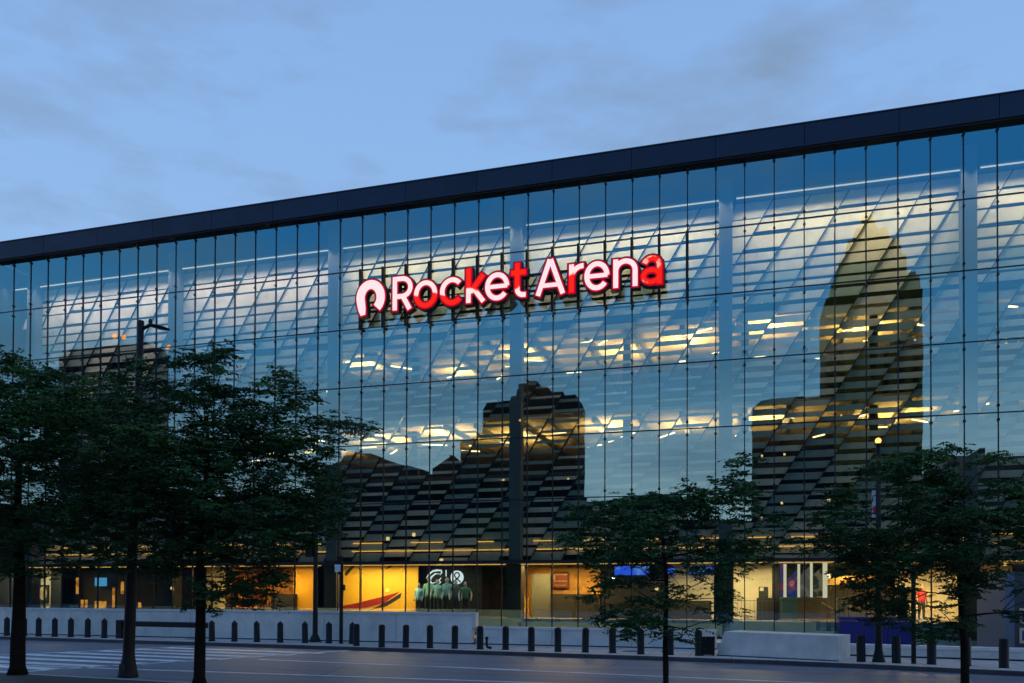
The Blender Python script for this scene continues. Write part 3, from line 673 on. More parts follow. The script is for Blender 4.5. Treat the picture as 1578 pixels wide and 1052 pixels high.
sk = mat('skin', (.35, .2, .13), .6); hr = mat('hair_dark', (.02, .015, .01), .7)
px = 1420; Y = 6.2; figure('person', 'person in red shirt and dark trousers standing in the lit lobby', 'person', (P(px, 940, Y).x, Y, FZ), 1.75, mat('shirt_red', (.28, .012, .012), .7), blk, sk, hr, 0, .4)
px = 1392; figure('person', 'person in dark clothes standing left of the red shirt', 'person', (P(px, 940, 4.2).x, 4.2, FZ), 1.8, mat('shirt_maroon', (.05, .015, .012), .7), blk, sk, hr, 1, -.3)

# ------------------------------------------------------------------ sign in front of the glass
sign = thing('arena_sign', 'large red and white lit Rocket Arena lettering with round logo on the glass front', 'sign')
SGY = -.78
FACE_W = emis('letter_white', (1, .74, .78), .95)
def split_face(name, zs, flip=False):
    """letter face whose white and red emission meet at a ragged height zs"""
    m = emis(name, (1, .74, .74), .95, (.95, .02, .010), .9, .47, .53); n = m.node_tree.nodes; l = m.node_tree.links
    q = [x for x in n if x.type == 'TEX_NOISE'][0]; rp = [x for x in n if x.type == 'VALTORGB'][0]; t = [x for x in n if x.type == 'TEX_COORD'][0]
    sp = n.new('ShaderNodeSeparateXYZ'); l.new(t.outputs['Object'], sp.inputs[0])
    a = n.new('ShaderNodeMath'); a.operation = 'MULTIPLY_ADD'; a.inputs[1].default_value = .55 if flip else -.55; a.inputs[2].default_value = (-zs if flip else zs)*.55; l.new(sp.outputs['Z'], a.inputs[0])
    b = n.new('ShaderNodeMath'); b.operation = 'ADD'; l.new(a.outputs[0], b.inputs[0]); l.new(q.outputs[0], b.inputs[1]); l.new(b.outputs[0], rp.inputs[0]); return m
FACE_R = emis('letter_red', (1, .02, .010), .85, (1, .45, .35), 1.6, .56, .62)
RIM = emis('letter_rim', (.62, .002, .035), .72)
m_can = mat('letter_can', (.012, .009, .010), .6)
zb = P(608.3, 478, SGY).z; CAP = P(607, 427, SGY).z-zb; XH = .79
def sx(px, py=460): return P(px, py, SGY).x
FACE_M = split_face('letter_red_below', zb+.45*CAP); FACE_T = split_face('letter_red_above', zb+.42*CAP, True)
ST = .155*CAP
def letter(strokes, px0, px1, face, wide=1.0):
    x0_, x1_ = sx(px0, 478-.105*(px0-608)), sx(px1, 478-.105*(px1-608)); W_ = x1_-x0_
    can, rim, fc = MB(), MB(), MB()
    for j, (pts, w_) in enumerate(strokes(W_/CAP)):
        q = [(x0_+a*CAP, zb+b*CAP) for a, b in pts]; w_ = w_*CAP if not isinstance(w_, list) else [v*CAP for v in w_]
        add = (lambda v, d: [u_+d for u_ in v] if isinstance(v, list) else v+d)
        def ext(q, e_):
            a, b = Vector(q[0]), Vector(q[1]); d0 = (a-b).normalized()*e_; c, d = Vector(q[-1]), Vector(q[-2]); d1 = (c-d).normalized()*e_
            if (a-c).length < 1e-4: return q
            return [tuple(a+d0)]+q[1:-1]+[tuple(c+d1)]
        ribbon(can, ext(q, .105), add(w_, .23), SGY+.04-.003*j, SGY+.38+.003*j)
        ribbon(rim, ext(q, .07), add(w_, .14), SGY+.018-.0025*j, SGY+.035-.0025*j)
        ribbon(fc, q, w_, SGY-.012-.0025*j, SGY+.012-.0025*j)
    o = can.build('letter', m_can, sign); rim.build('red_rim', RIM, o); fc.build('lit_face', face, o)
S = .136
def gR(W): r_ = .27; return [([(S/2, 0), (S/2, 1)], S), ([(S/2, 1-S/2), (W-r_-S*.3, 1-S/2)]+arc(W-r_-S*.45, 1-S/2-r_*.98, r_*.98, r_*.98, 90, -90, 14)+[(S/2, 1-S/2-2*r_*.98)], S), ([(W*.5, .42), (W-.09, 0)], S*1.05)]
def go(W): return [(arc(W/2, XH/2, W/2-S/2, XH/2-S/2+.01, 0, 360, 30), S)]
def gc(W): return [(arc(W/2, XH/2, W/2-S/2+.02, XH/2-S/2+.01, 42, 318, 26), S)]
def gk(W): return [([(S/2, 0), (S/2, 1)], S), ([(S*.9, .30), (W-.10, XH)], S), ([(S*1.7, .40), (W-.09, 0)], S)]
def ge(W): return [(arc(W/2, XH/2, W/2-S/2, XH/2-S/2+.01, -38, -360, 28)[::-1], S), ([(S*.6, XH/2), (W-S*.4, XH/2)], S*.85)]
def gt(W): return [([(W*.42, 1.0), (W*.42, .26)]+arc(W*.42+.17, .25, .17, .17, 180, 270, 8)+[(W, .08)], S), ([(0, XH-.06), (W, XH-.06)], S)]
def gA(W): return [([(.07, 0), (W/2-.01, 1)], S), ([(W-.07, 0), (W/2+.01, 1)], S), ([(W*.2, .27), (W*.8, .27)], S*.85)]
def gr(W): return [([(S/2, 0), (S/2, XH)], S), (arc(W+.02, XH-S/2-.27, W-S/2+.0, .27, 172, 88, 10), S)]
def gn(W): r_ = (W-S)/2; return [([(S/2, 0), (S/2, XH)], S), (arc(W/2, XH-S/2-r_, r_, r_, 180, 0, 16)+[(W-S/2, 0)], S)]
def ga(W): r_ = (W-S)/2; return [(arc(W/2, XH-S/2-r_*.92, r_, r_*.92, 160, 0, 14)+[(W-S/2, 0)], S), (arc(W/2-.01, .235, W/2-S/2+.01, .165, 0, 360, 24), S*.9)]
def glogo(W):    # open ring: a thick crescent that starts at the lower right and ends in a straight lower-left leg
    cx_, cz_ = W/2, .46; q = arc(cx_, cz_, W/2-.15, .40, -52, 196, 30); return [(q+[(.20, .12), (.235, -.05)], [.26]+[.27]*20+[.27]*10+[.24, .15, .03])]
letter(glogo, 548.5, 593.5, FACE_W)
letter(gR, 605, 635.5, FACE_W); letter(go, 638, 673.4, FACE_M); letter(gc, 679, 714, FACE_M); letter(gk, 718.4, 749.5, FACE_T); letter(ge, 747.5, 784.5, FACE_W)
letter(gt, 787.5, 810, FACE_T); letter(gA, 825, 871, FACE_W); letter(gr, 877, 897.5, FACE_M); letter(ge, 900.5, 939, FACE_W); letter(gn, 945, 982.5, FACE_W); letter(ga, 988.5, 1020, FACE_R)
zr0, zr1 = ZC+4*RH-.15, ZC+5*RH-.05
for i in range(-14, 0):
    a = MB().box(jx(i)-.055, jx(i)+.055, -.30, -.16, zr0, zr1+.0).build('support_post', m_steel, sign)
    MB().box(jx(i)-.05, jx(i)+.05, -.16, -.05, zr1-.3, zr1-.15).box(jx(i)-.05, jx(i)+.05, -.16, -.05, zr0+.2, zr0+.35).build('bracket', m_steel, a)
for z in (zb+.25*CAP, zb+.72*CAP): MB().box(sx(552), sx(1022), -.40, -.31, z-.05, z+.05).build('rail', m_steel, sign)
# ------------------------------------------------------------------ walls in front
WY = -3.9
def wall_seg(name, label, px0, px1, z1, Y=WY, th=.35, cap=True, ends=()):
    t = thing(name, label, 'wall'); a, b = P(px0, 960, Y).x, P(px1, 960, Y).x
    n_ = max(1, round((b-a)/3.6))
    for k in range(n_):
        x0_, x1_ = a+(b-a)*k/n_, a+(b-a)*(k+1)/n_
        MB().box(x0_+.011, x1_-.011, Y, Y+th, .05, z1-.115).build('wall_panel', m_conc, t)
    MB().box(a, b, Y+.06, Y+th-.02, 0, .05).build('base_recess', m_blackp, t)
    MB().box(a-.0, b+.0, Y-.03, Y+th+.03, z1-.11, z1).build('cap', m_concc, t)
    return t, a, b
t1, a1, b1 = wall_seg('retaining_wall', 'long tall pale concrete wall left of the step, behind the bollards', -60, 728, 1.42)
MB().box(b1+.004, b1+.16, WY-.03, WY+.38, .75, 1.42).build('end_cap', m_concc, t1)
t2, a2, b2 = wall_seg('retaining_wall', 'lower pale concrete wall right of the step, behind the rounded bollards', 734, 1104, .80)
MB().box(b2-.16, b2+.002, WY-.035, WY+.385, .05, .83).build('end_cap', m_concc, t2)
# slab of ground behind walls (raised plaza)
MB().box(XL, jx(4), WY+.45, -.1, .0, .25).build('raised_plaza', m_walk, kind='structure')
# big concrete block
bl_, br_ = G(1104, 1010), G(1293, 1019)
zt = ZAT(1117, 974, G(1117, 1011)); t = thing('concrete_block', 'large smooth concrete block with slanting left end beside the kerb', 'block')
d = (br_-bl_); ln = d.length; rz = math.atan2(d.y, d.x)
t.location = bl_; t.rotation_euler = (0, 0, rz)
MB().prism([(0, 0), (ln, 0), (ln, zt-.02), (ln*.07, zt+.02)], 0, 1.6).build('block_body', m_conc, t)
MB().box(.02, ln-.02, -.03, 0, -.0, .03).build('base_joint', m_blackp, t)
# low ledge at right
a, b = G(1293, 1010), G(1545, 1018); dd = (b-a).normalized(); ln = (b-a).length+14
t = thing('low_ledge', 'low pale concrete ledge in front of the navy panel', 'ledge', tuple(a), math.atan2(dd.y, dd.x))
MB().box(0.02, ln, .03, .5, 0, .06).build('base_recess', m_blackp, t); MB().box(0, ln, 0, .5, .06, .32).build('ledge_face', m_conc, t); MB().box(0, ln, -.03, .55, .325, .44).build('cap', m_concc, t)
# ------------------------------------------------------------------ bollards
def bollard(px, py, h, top, label):
    p = G(px, py); t = thing('bollard', label, 'bollard', tuple(p), group='black bollards along the far kerb')
    t.rotation_euler = (R(random.gauss(0, .5)), R(random.gauss(0, .5)), random.uniform(0, 3))
    key = (top, round(h, 2)); r_ = .135
    if key not in BC:
        if top == 'point': prof = [(r_+.015, 0), (r_+.015, .05), (r_, .06), (r_, h-.13), (r_*.9, h-.11), (.015, h)]
        elif top == 'round': prof = [(r_+.01, 0), (r_+.01, .04), (r_, .05), (r_, h-.10), (r_*.93, h-.055), (r_*.72, h-.02), (r_*.3, h)]
        else: prof = [(r_+.012, 0), (r_+.012, .04), (r_+.006, .05), (r_+.006, h-.02), (r_, h)]
        BC[key] = (MB().lathe((0, 0, 0), prof, 18).mesh('shaft', m_boll, True), MB().lathe((0, 0, h-.19), [(r_+.004, 0), (r_+.004, .02)], 18).mesh('band', m_pole))
    link('shaft', BC[key][0], t); link('band', BC[key][1], t)
BC = {}
bl = [(10.4, 979.5, 'point'), (37, 980, 'point'), (59.3, 980.5, 'point'), (84.3, 981, 'point'), (109, 981.5, 'point'), (135, 982, 'point'), (160.6, 983, 'point'),
      (326.5, 988, 'point'), (361.2, 988.5, 'point'), (396, 989, 'point'), (431.7, 990, 'point'), (470, 990.5, 'point'), (506.8, 991, 'point'), (542.5, 992, 'point'),
      (549.3, 995, 'round'), (588.1, 997, 'round'), (625.2, 997.6, 'round'), (662.5, 998.5, 'round'), (700.7, 999.3, 'round'), (739.7, 1000.3, 'round'), (779, 1001, 'round'),
      (818.8, 1003, 'round'), (859.8, 1004, 'round'), (902, 1005, 'round'), (944, 1006, 'round'), (987.6, 1008, 'round'), (1032.7, 1009, 'round'), (1076.6, 1010, 'round'),
      (1327, 1019.5, 'flat'), (1381.3, 1021.5, 'flat'), (1435.6, 1023.5, 'flat'), (1489, 1026, 'flat'), (1547, 1029, 'flat')]
lab = ['pointed bollard at the far left edge, left of the first trunk', 'pointed bollard half hidden behind the leftmost trunk', 'pointed bollard just right of the leftmost trunk', 'second pointed bollard right of the leftmost trunk', 'pointed bollard midway between leftmost trunk and barrier', 'second pointed bollard left of the barrier post', 'pointed bollard next left of the barrier post',
       'pointed bollard at the right end of the barrier beam', 'pointed bollard second right of the second trunk', 'pointed bollard third right of the second trunk', 'pointed bollard two left of the lamp post with white sign', 'pointed bollard just left of the lamp post with white sign', 'pointed bollard between lamp post and signal post', 'pointed bollard touching the first rounded bollard',
       'first rounded bollard from the left, touching a pointed one', 'second rounded bollard from the left', 'third rounded bollard from the left, before the yellow wall', 'rounded bollard below the mannequins', 'rounded bollard left of the wall step', 'rounded bollard just right of the wall step, by the small pipe', 'rounded bollard below the dark glass doors',
       'rounded bollard below the amber shop left end', 'rounded bollard before the grey panel', 'rounded bollard below the dark long counter', 'rounded bollard fourth left of the dark bin', 'rounded bollard left of the young tree trunk', 'rounded bollard just right of the young tree trunk', 'rounded bollard beside the dark bin',
       'flat topped bollard left of the lamp post with banner', 'flat topped bollard between banner lamp post and thin post', 'flat topped bollard right of the thin post', 'flat topped bollard behind the rightmost tree trunk', 'flat topped bollard at the right edge']
for (px, py, tp), lb in zip(bl, lab): bollard(px, py, {'point': .98, 'round': .95, 'flat': .90}[tp], tp, lb)
# barrier beam
pa, pb_ = G(186, 983.5), G(322, 987.5)
t = thing('barrier_gate', 'horizontal dark barrier beam with square post between bollards', 'barrier', tuple(pa), math.atan2((pb_-pa).y, (pb_-pa).x))
ln = (pb_-pa).length
MB().box(-.17, .17, -.15, .15, 0, .90).build('post', m_boll, t); MB().box(.18, ln-.1, -.06, .06, .60, .82).build('beam', m_pole, t); MB().box(.18, ln-.1, -.065, .065, .823, .86).build('beam_top', mat('beam_blue', (.04, .08, .16), .35), t)
# dark bin
p = G(1091, 1010); t = thing('litter_bin', 'dark square litter bin beside the last rounded bollard', 'bin', tuple(p), .0)
MB().box(-.24, .24, -.2, .2, .04, .66).build('body', m_boll, t); MB().box(-.26, .26, -.22, .22, .662, .70).build('lid', m_pole, t)
for sx_ in (-.2, .17): MB().box(sx_, sx_+.04, -.18, .18, 0, .038).build('foot', m_boll, t)
p = G(750, 1000); t = thing('standpipe', 'small dark bent pipe by the bollard at the wall step', 'pipe', tuple(p))
MB().tube([(0, 0, .42), (0, 0, .15), (.03, 0, .08), (.14, 0, .06), (.2, 0, .06)], .05, 8).build('pipe', m_boll, t, True); MB().lathe((0, 0, .40), [(.07, 0), (.07, .08), (.03, .1)], 10).build('pipe_cap', m_boll, t)
# street details: drain covers
for j, (px, py) in enumerate(((300, 984.5), (975, 1003.5))):
    p = G(px, py); tag(MB().lathe((p.x, p.y, 0), [(.45, .001), (.45, .006), (.4, .008)], 16).build('manhole_cover', m_steel), ['dark round cover in the pavement behind the second trunk', 'dark round cover in the pavement left of the dark bin'][j], 'manhole cover', 'manhole covers')

# ------------------------------------------------------------------ posts and lamps
def lamp_head(t, h, ang, lit, L_=1.1):
    ca, sa = math.cos(ang), math.sin(ang)
    MB().tube([(0, 0, h-.25), (ca*.25, sa*.25, h-.12), (ca*L_*.6, sa*L_*.6, h-.14)], [.05, .045, .035], 8).build('arm', m_pole, t, True)
    hd = MB(); n_ = 10; rings = []
    for k in range(7):
        u_ = k/6; w_ = .15*math.sin(math.pi*min(.98, .12+u_*.8))**.6; th = .05*math.sin(math.pi*min(.97, .15+u_*.75))**.7
        cx_, cy_, cz_ = ca*(L_*.45+u_*.55), sa*(L_*.45+u_*.55), h-.12-u_*.10
        rings.append([(cx_-sa*w_*math.cos(2*math.pi*i/n_), cy_+ca*w_*math.cos(2*math.pi*i/n_), cz_+th*math.sin(2*math.pi*i/n_)) for i in range(n_)])
    hd.loft(rings); o = hd.build('lamp_head', m_pole, t, True)
    MB().lathe((ca*L_*.55, sa*L_*.55, h-.08), [(.045, 0), (.05, .06), (.03, .12)], 8).build('photocell', m_pole, t)
    if lit:
        MB().box(ca*(L_*.8)-.12, ca*(L_*.8)+.12, sa*(L_*.8)-.10, sa*(L_*.8)+.10, h-.235, h-.215).build('lens', emis('lamp_lens', (1, .55, .16), 60), t)
# near lamp post left
p = G(197, 1043); h = ZAT(215, 497, p)
t = thing('street_lamp', 'tall tapered dark street lamp with cobra head between the two left trees', 'street lamp', tuple(p))
dx_ = G(197, 1043)
sh_ = MB().lathe((0, 0, 0), [(.26, 0), (.26, .05), (.24, .10), (.22, .2), (.17, .45), (.15, .62), (.148, .66), (.145, 1.2), (.13, 3), (.10, 6), (.08, h)], 14).build('shaft', m_pole, t, True)
MB().box(-.07, .07, -.25, -.20, .12, .35).build('hand_hole_cover', mat('dull_metal', (.12, .12, .12), .3, .8), t)
# leaning slightly to meet the top position
topx = (P(217, 520, p.y)-Vector(p)).x
t.rotation_euler = (0, math.atan2(topx, h), 0)
lamp_head(t, h+.02, TH, False, .45)
# lamp post with signs (487)
p = G(485.5, 989); h = ZAT(488, 712, p)
t = thing('street_lamp', 'dark street lamp with white sign and signal box beside the dark column', 'street lamp', tuple(p))
MB().lathe((0, 0, 0), [(.30, 0), (.30, .03), (.24, .12), (.15, .32), (.12, .36), (.115, 1), (.10, 4), (.075, h)], 14).build('shaft', m_pole, t, True)
lamp_head(t, h, TH+math.pi, False, .9)
q = lambda px, py: (px-486)/1250*35.5
z = lambda py: ZAT(487, py, p)
MB().box(q(470, 0), q(483, 0), -.16, .16, z(858), z(829)).build('signal_box', m_boll, t)
MB().box(q(483, 0)+.002, -.10, -.03, .03, z(848), z(840)).build('box_bracket', m_boll, t)
MB().box(q(493, 0), q(504, 0), -.20, -.17, z(832), z(826)).build('sign_plate', m_white, t)
MB().box(q(496, 0), q(501, 0), -.205, -.2005, z(829.8), z(828.6)).build('plate_text', m_steel, t)
MB().box(.09, q(494, 0), -.19, -.16, z(830), z(828)).build('sign_bracket', m_boll, t)
# pedestrian signal post (525)
p = G(525.5, 991.5); h = ZAT(526, 862, p)
t = thing('signal_post', 'thin dark pedestrian signal post with a white sign, right of the lamp post', 'signal post', tuple(p))
MB().lathe((0, 0, 0), [(.10, 0), (.10, .03), (.085, .04), (.08, h)], 12).build('post', m_pole, t)
z = lambda py: ZAT(526, py, p); s_ = 35.3/1250
MB().box(-4*s_, 4*s_, -.18, -.09, z(885), z(857)).build('signal_head', m_boll, t)
MB().box(-7.5*s_, 2*s_, -.23, -.20, z(881), z(870)).build('sign_plate', m_white, t)
MB().box(4*s_+.003, 7*s_, -.16, .0, z(909), z(901)).build('push_button', m_boll, t)
# banner lamp post (1354), lit
p = G(1354, 1020); h = ZAT(1357, 686, p)
t = thing('street_lamp', 'lit street lamp with hanging white and red banner in front of the navy panel', 'street lamp', tuple(p))
MB().lathe((0, 0, 0), [(.21, 0), (.21, .03), (.19, .1), (.13, .38), (.12, .42), (.11, 1), (.095, 3.5), (.07, h)], 14).build('shaft', m_pole, t, True)
MB().lathe((0, 0, h), [(.07, 0), (.12, .03), (.12, .06), (.05, .08)], 12).build('collar', m_pole, t)
MB().ellip((0, 0, h+.16), (.10, .10, .10), 12, 8).build('globe', emis('lamp_globe', (1, .46, .10), 2.2), t, True)
pl = bpy.data.lights.new('lamp_light', 'POINT'); pl.energy = 22; pl.color = (1, .6, .22); pl.shadow_soft_size = .1; po = bpy.data.objects.new('lamp_light', pl); C.objects.link(po); po.parent = t; po.location = (0, -.05, h+.40)
z = lambda py: ZAT(1354, py, p); s_ = 26.5/1250
MB().box(-9.5*s_, -.08, -.02, 0, z(797), z(755)).build('banner', mat('banner_cloth', (.55, .57, .62), .8), t)
MB().box(-10*s_, -.05, -.03, .01, z(755), z(754)).build('banner_arm', m_pole, t)
mb = MB(); cx_, cz_ = -5.3*s_, z(786); mb.prism(arc(cx_, cz_, .055, .15, 0, 360, 16)[:-1], -.028, -.021); mb.build('red_mark', mat('banner_red', (.6, .02, .02), .7), t)
mb = MB(); ribbon(mb, arc(cx_, z(770), .07, .16, 20, 200, 10), .025, -.028, -.022); mb.build('banner_line', m_steel, t)
# thin post right with tilted top (1408)
p = G(1408, 1022.5); h = ZAT(1408, 882, p)
t = thing('thin_post', 'thin dark post with tilted blue cap left of the rightmost trunk', 'post', tuple(p))
MB().lathe((0, 0, 0), [(.085, 0), (.075, .03), (.07, h)], 10).build('shaft', m_pole, t)
MB().tube([(-.17, 0, h+.16), (.06, 0, h-.02)], .065, 8).build('tilted_cap', mat('blue_cap', (.05, .12, .26), .4), t)
# right edge kiosk
p = G(1588, 1022); t = thing('entrance_kiosk', 'blue grey entrance kiosk with pale framed panels at the right edge', 'kiosk', (p.x+.2, p.y+2.2, 0), TH*.2)
m_k = mat('kiosk_grey', (.10, .14, .20), .5)
MB().box(-.35, -.05, 0, 3.0, 0, 3.1).build('kiosk_frame', m_k, t); MB().box(-.048, 3.2, .05, 3.0, 0, 3.1).build('kiosk_body', mat('kiosk_dark', (.04, .05, .07), .5), t)
for z0_ in (.55, 1.25):
    o = MB().box(.12, 1.5, 0, .048, z0_, z0_+.55).build('framed_panel', m_cream, t); MB().box(.2, 1.42, -.01, -.002, z0_+.1, z0_+.45).build('panel_face', m_navy, o)

# ------------------------------------------------------------------ trees
def at_depth(px, py, base):
    """point on the upright plane through base, facing the camera"""
    d = ray(px, py); return CAM+d*((Vector(base)-CAM).dot(fwd)/d.dot(fwd))
def tree(label, base, h, r0_, crown, rad, tips, leaves, seed, fork=.35, group=None, holes=.15, lobes=None, lean=0, avoid=(), extra=()):
    rn = random.Random(seed); t = thing('street_tree', label, 'tree', tuple(base), group=group)
    B = Vector(base); cc = Vector(crown)-B
    tr = MB(); nodes = []
    top = Vector((cc.x*.6+lean, cc.y*.6, cc.z+rad[2]*.5)); pts = []; rr_ = []
    fz = h*fork
    for k in range(9):
        u_ = k/8; w_ = max(0, (u_-.25)/.75)
        q_ = Vector((top.x*w_**1.2+.06*math.sin(seed+k*1.3)*u_, top.y*w_**1.2+.06*math.cos(seed*2+k)*u_, top.z*u_)); pts.append(q_); rr_.append(r0_*(1.35 if k == 0 else 1)*(1-.86*u_)+.012)
    # denser low part so the root flare reads
    tr.tube([pts[0], pts[0].lerp(pts[1], .25)]+pts[1:], [rr_[0], r0_*1.02]+rr_[1:], 12)
    for a, b, ra, rb in zip(pts[:-1], pts[1:], rr_[:-1], rr_[1:]):
        for s_ in range(4):
            q_ = a.lerp(b, s_/4)
            if q_.z > fz: nodes.append((q_, ra+(rb-ra)*s_/4))
    tr.build('trunk', m_bark, t, True)
    P_ = []; tries = 0
    while len(P_) < tips and tries < tips*60:
        tries += 1
        v = Vector((rn.uniform(-1, 1), rn.uniform(-1, 1), rn.uniform(-1, 1)))
        if v.length > 1: continue
        if v.length < .25 and rn.random() < .6: continue
        n1 = noise.noise(v*1.6+Vector((seed*3.1, 0, 0))); lim = .86+.36*n1
        if v.length > lim: continue
        q_ = cc+Vector((v.x*rad[0], v.y*rad[1], v.z*rad[2]))
        if v.z < -.3 and rn.random() < .35: continue
        if avoid:
            pd = q_+B-CAM; ppx, ppy = 789+F_PX*pd.dot(rt)/pd.dot(fwd), CY-F_PX*pd.dot(up)/pd.dot(fwd)
            if any(a_ < ppx < c_ and b__ < ppy < d__ for a_, b__, c_, d__ in avoid): continue
        if noise.noise(q_*.9+Vector((0, seed*1.7, 0))) < -.30+holes: continue
        P_.append(q_)
    for ex, ey in extra:
        e0 = at_depth(ex, ey, base)-B
        for _ in range(3): P_.append(e0+Vector((rn.gauss(0, .09), rn.gauss(0, .3), rn.gauss(0, .07))))
    P_.sort(key=lambda q_: (q_-Vector((0, 0, fz))).length)
    br = MB(); ends = []
    for q_ in P_:
        best = min(nodes, key=lambda n_: (n_[0]-q_).length+(.9*max(0, n_[0].z-q_.z))+ (0 if n_[1] > .012 else .6))
        a = best[0]; dlt = q_-a; L0 = dlt.length
        if L0 < .05: continue
        ra = min(best[1]*.75, .013+.019*L0); mid = a.lerp(q_, .5)+Vector((rn.uniform(-.1, .1), rn.uniform(-.1, .1), .10*rn.random()+.04))*L0*.6
        pl_ = []
        for s_ in range(5):
            u_ = s_/4; pl_.append(a*(1-u_)**2+mid*2*u_*(1-u_)+q_*u_*u_)
        rl = [ra*(1-.75*s_/4)+.003 for s_ in range(5)]
        br.tube(pl_, rl, 5)
        for s_ in range(1, 5): nodes.append((pl_[s_], rl[s_]))
        ends.append((q_, dlt.normalized()))
    br.build('branches', m_bark, t, True)
    vs, fs, mi = [], [], []
    for q_, d in ends:
        nsp = max(1, int(leaves*rn.uniform(.6, 1.35)))
        out = Vector((d.x, d.y, 0)); out = out.normalized() if out.length > .05 else Vector((1, 0, 0))
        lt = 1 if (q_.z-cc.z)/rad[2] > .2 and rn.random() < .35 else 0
        for s_ in range(nsp):                          # each frond: an arching rachis with paired leaflets
            an = rn.uniform(0, 2*math.pi); dr = (out*.6+Vector((math.cos(an), math.sin(an), rn.uniform(-.18, .28)))).normalized()
            st = q_+Vector((rn.gauss(0, .13), rn.gauss(0, .13), rn.gauss(0, .07))); ln_ = rn.uniform(.20, .42)
            sd = dr.cross(Vector((0, 0, 1))).normalized(); nl = rn.randint(5, 7)
            for k in range(nl):
                u_ = (k+.6)/nl; c_ = st+dr*ln_*u_+Vector((0, 0, -.22*ln_*u_*u_))
                for sg in (-1, 1):
                    ll = rn.uniform(.085, .14)*(1-.3*u_); wv = ll*.42
                    dl = (sd*sg+dr*.45+Vector((0, 0, rn.uniform(-.6, .15)))).normalized(); wn = dl.cross(Vector((rn.uniform(-1, 1), rn.uniform(-1, 1), rn.uniform(-.8, .8)))).normalized()*wv/2
                    o_ = len(vs); vs += [c_, c_+dl*ll*.5+wn, c_+dl*ll, c_+dl*ll*.5-wn]; fs.append((o_, o_+1, o_+2, o_+3)); mi.append(lt)
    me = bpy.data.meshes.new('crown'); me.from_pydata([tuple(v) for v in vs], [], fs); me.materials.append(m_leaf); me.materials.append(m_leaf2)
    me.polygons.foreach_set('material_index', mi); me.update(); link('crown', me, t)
    return t, len(fs)
tot = 0
b_ = G(27, 1039); s_ = (Vector(b_)-CAM).dot(fwd)/1250
t, n_ = tree('large dark leafy street tree at the left edge, trunk beside the crosswalk', b_, 9, .19, at_depth(30, 735, b_), (235*s_, 3.0, 205*s_), 700, 12, 5, group='street trees', avoid=((20, 888, 100, 948), (112, 892, 192, 948)), extra=((5, 548), (14, 560), (34, 575), (60, 592))); tot += n_
b_ = G(307, 1056); s_ = (Vector(b_)-CAM).dot(fwd)/1250
t, n_ = tree('large dark spreading street tree right of the tall lamp post', b_, 8, .13, at_depth(322, 745, b_), (245*s_, 2.9, 212*s_), 680, 12, 12, group='street trees', avoid=((112, 892, 192, 948), (440, 850, 560, 948), (318, 872, 350, 900), (180, 900, 290, 950)), extra=((548, 658), (530, 655), (512, 668), (496, 650), (470, 602), (300, 550), (330, 552), (205, 560), (165, 575), (430, 585))); tot += n_
b_ = G(1026, 1062); s_ = (Vector(b_)-CAM).dot(fwd)/1250
t, n_ = tree('young thin street tree with airy crown before the blue screens', b_, 5, .062, at_depth(1022, 856, b_), (200*s_, 2.1, 150*s_), 270, 9, 21, fork=.28, group='street trees', avoid=((1122, 872, 1192, 935), (846, 872, 925, 915), (945, 866, 1005, 890)), extra=((1145, 716), (1142, 730), (1152, 748), (1132, 760), (1165, 770), (975, 965), (972, 978), (990, 950), (1190, 800)), holes=.2); tot += n_
b_ = G(1487, 1060); s_ = (Vector(b_)-CAM).dot(fwd)/1250
t, n_ = tree('bushy street tree at the right before the lit lobby', b_, 6, .095, at_depth(1445, 843, b_), (215*s_, 2.5, 146*s_), 400, 11, 33, fork=.25, group='street trees', avoid=((1328, 735, 1374, 815), (1160, 855, 1300, 945), (1400, 905, 1440, 958)), extra=((1470, 700), (1530, 706), (1400, 720), (1290, 760), (1262, 800)), holes=.12); tot += n_
print('leaves', tot)

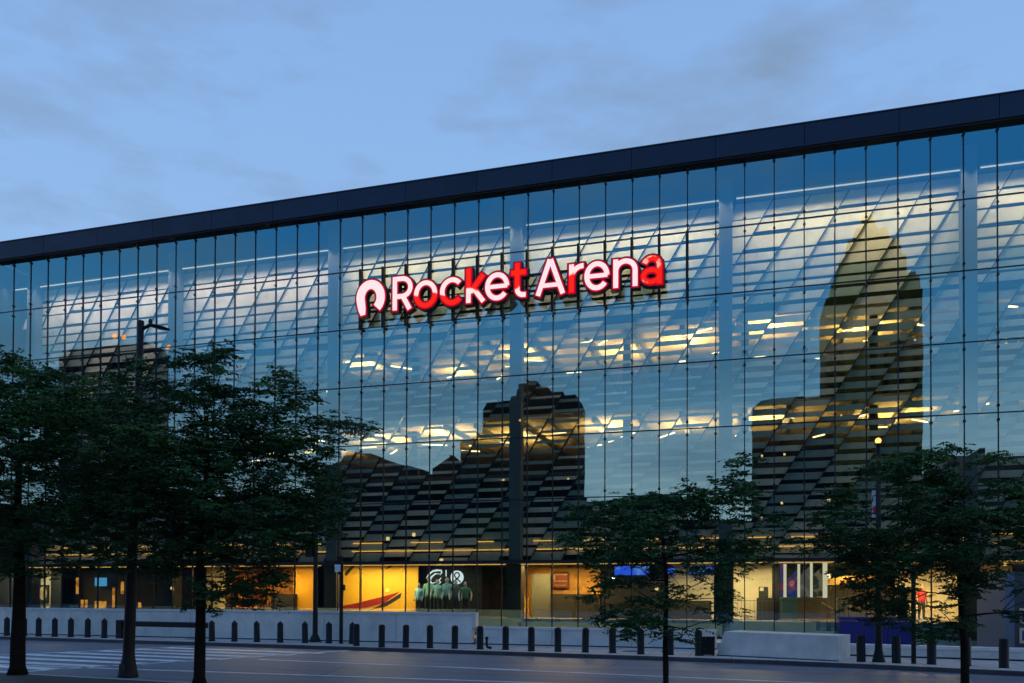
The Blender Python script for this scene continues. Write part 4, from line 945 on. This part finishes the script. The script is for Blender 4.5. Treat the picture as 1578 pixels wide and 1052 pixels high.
# ------------------------------------------------------------------ the city behind the camera, seen mirrored in the glass
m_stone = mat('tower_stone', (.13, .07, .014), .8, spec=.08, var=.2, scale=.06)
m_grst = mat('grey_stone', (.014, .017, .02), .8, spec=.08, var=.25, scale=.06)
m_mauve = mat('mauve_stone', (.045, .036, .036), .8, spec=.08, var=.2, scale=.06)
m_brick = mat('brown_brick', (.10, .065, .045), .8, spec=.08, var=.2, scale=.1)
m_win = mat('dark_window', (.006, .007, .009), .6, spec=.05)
LIT = emis('lit_window', (1, .42, .12), 3.0)
def tiers(name, label, V, prof, m, depth, wins=True, seed=0, lit=4):
    """prof: list of (pxl, pxr, py) from the ground up, as mirrored; built as stacked blocks"""
    t = thing(name, label, 'building'); rn = random.Random(seed)
    cen = None
    for k in range(len(prof)-1):
        (l0, r_0, y0), (l1, r_1, y1) = prof[k], prof[k+1]
        W_ = V+depth
        def ed(l_, r_, y_):
            a_, b_ = M(l_, y_, V if l_ < 1162 else W_), M(r_, y_, W_ if r_ < 1162 else V); z_m = (M(l_, y_, V).z+M(r_, y_, V).z)/2
            a_.z = b_.z = z_m; return a_, b_
        A, B = ed(l0, r_0, y0); A1, B1 = ed(l1, r_1, y1)
        z0_, z1_ = (A.z+B.z)/2, (A1.z+B1.z)/2
        if k == 0: z0_ = -.2; W0 = B.x-A.x
        ins0, ins1 = (W0-(B.x-A.x))/2, (W0-(B1.x-A1.x))/2
        ins0 = max(0, ins0); ins1 = max(0, ins1); yf = -V
        r0_ = [(A.x, yf-ins0, z0_), (A.x, yf-depth+min(ins0, depth*.45), z0_), (B.x, yf-depth+min(ins0, depth*.45), z0_), (B.x, yf-ins0, z0_)]
        r1_ = [(A1.x, yf-ins1, z1_), (A1.x, yf-depth+min(ins1, depth*.45), z1_), (B1.x, yf-depth+min(ins1, depth*.45), z1_), (B1.x, yf-ins1, z1_)]
        MB().loft([r0_, r1_]).build('storey_block', m, t)
        if wins and k == 0 and not (abs(l0-l1) > 12):
            n_r = int((z1_-3)/4.2); n_c = max(3, int((B.x-A.x)/5)); wn, wl = MB(), MB()
            for a in range(n_r):
                for b in range(n_c):
                    x = A.x+(b+.5)*(B.x-A.x)/n_c; z = 2.5+a*(z1_-4)/n_r
                    if x-1.1 < A1.x or x+1.1 > B1.x: continue
                    q = wn
                    q.box(x-1.1, x+1.1, yf+.0, yf+.25, z, z+2.2)
            if wn.v: wn.build('windows', m_win, t, kind='stuff')
            for _ in range(lit):
                x = A.x+(rn.randrange(n_c)+.5)*(B.x-A.x)/n_c; z = 2.5+rn.randrange(max(1, n_r))*(z1_-4)/max(1, n_r)
                MB().box(x-.3, x+.3, yf+.26, yf+.34, z+.6, z+1.2).build('lit_window', LIT, t)
    return t
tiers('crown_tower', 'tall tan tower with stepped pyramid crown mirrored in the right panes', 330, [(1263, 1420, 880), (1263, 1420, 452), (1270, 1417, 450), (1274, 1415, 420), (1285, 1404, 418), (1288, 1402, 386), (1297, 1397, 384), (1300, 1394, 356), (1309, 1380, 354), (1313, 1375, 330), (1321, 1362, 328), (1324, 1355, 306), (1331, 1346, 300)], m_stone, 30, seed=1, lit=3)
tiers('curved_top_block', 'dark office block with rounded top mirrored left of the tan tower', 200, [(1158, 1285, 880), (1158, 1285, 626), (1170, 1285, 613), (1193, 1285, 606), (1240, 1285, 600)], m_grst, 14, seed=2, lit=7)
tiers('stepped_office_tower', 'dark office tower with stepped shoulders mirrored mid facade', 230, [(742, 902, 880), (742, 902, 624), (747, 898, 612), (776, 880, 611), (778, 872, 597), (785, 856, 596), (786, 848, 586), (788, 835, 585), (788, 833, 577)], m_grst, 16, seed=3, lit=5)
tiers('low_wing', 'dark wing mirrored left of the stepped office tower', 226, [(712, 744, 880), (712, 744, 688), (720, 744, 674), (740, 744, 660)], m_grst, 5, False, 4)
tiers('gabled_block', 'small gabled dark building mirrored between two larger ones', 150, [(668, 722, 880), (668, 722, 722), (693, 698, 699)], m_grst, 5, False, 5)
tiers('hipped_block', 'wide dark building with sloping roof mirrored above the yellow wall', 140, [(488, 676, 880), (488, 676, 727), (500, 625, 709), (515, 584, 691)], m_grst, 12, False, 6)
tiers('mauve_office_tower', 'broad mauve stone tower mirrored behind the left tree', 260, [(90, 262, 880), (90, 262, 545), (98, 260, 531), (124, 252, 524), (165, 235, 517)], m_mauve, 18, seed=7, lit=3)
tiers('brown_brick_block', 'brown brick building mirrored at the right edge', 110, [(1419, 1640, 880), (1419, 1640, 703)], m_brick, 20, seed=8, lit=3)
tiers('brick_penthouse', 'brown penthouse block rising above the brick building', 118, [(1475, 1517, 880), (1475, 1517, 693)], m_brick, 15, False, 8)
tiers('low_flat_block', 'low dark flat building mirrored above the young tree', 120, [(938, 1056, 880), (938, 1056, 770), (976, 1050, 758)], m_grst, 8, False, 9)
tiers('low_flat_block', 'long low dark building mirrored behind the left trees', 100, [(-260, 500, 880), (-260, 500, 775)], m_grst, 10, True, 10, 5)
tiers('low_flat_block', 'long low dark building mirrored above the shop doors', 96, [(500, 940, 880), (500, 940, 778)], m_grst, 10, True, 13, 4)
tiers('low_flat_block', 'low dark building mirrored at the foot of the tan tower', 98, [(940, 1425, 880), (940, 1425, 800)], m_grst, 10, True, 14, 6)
# orange crown floodlights on the mauve tower
mv = [o for o in bpy.data.objects if o.name.startswith('mauve_office_tower')][0]
for px, py in ((180, 518), (193, 518), (259, 536)):
    c_ = M(px, py, 259); MB().ellip(tuple(c_), (1.3, .7, 1.8 if px > 200 else 1.2), 8, 6).build('crown_floodlight', emis('flood_orange', (1, .20, .04), 3.5), mv, True)
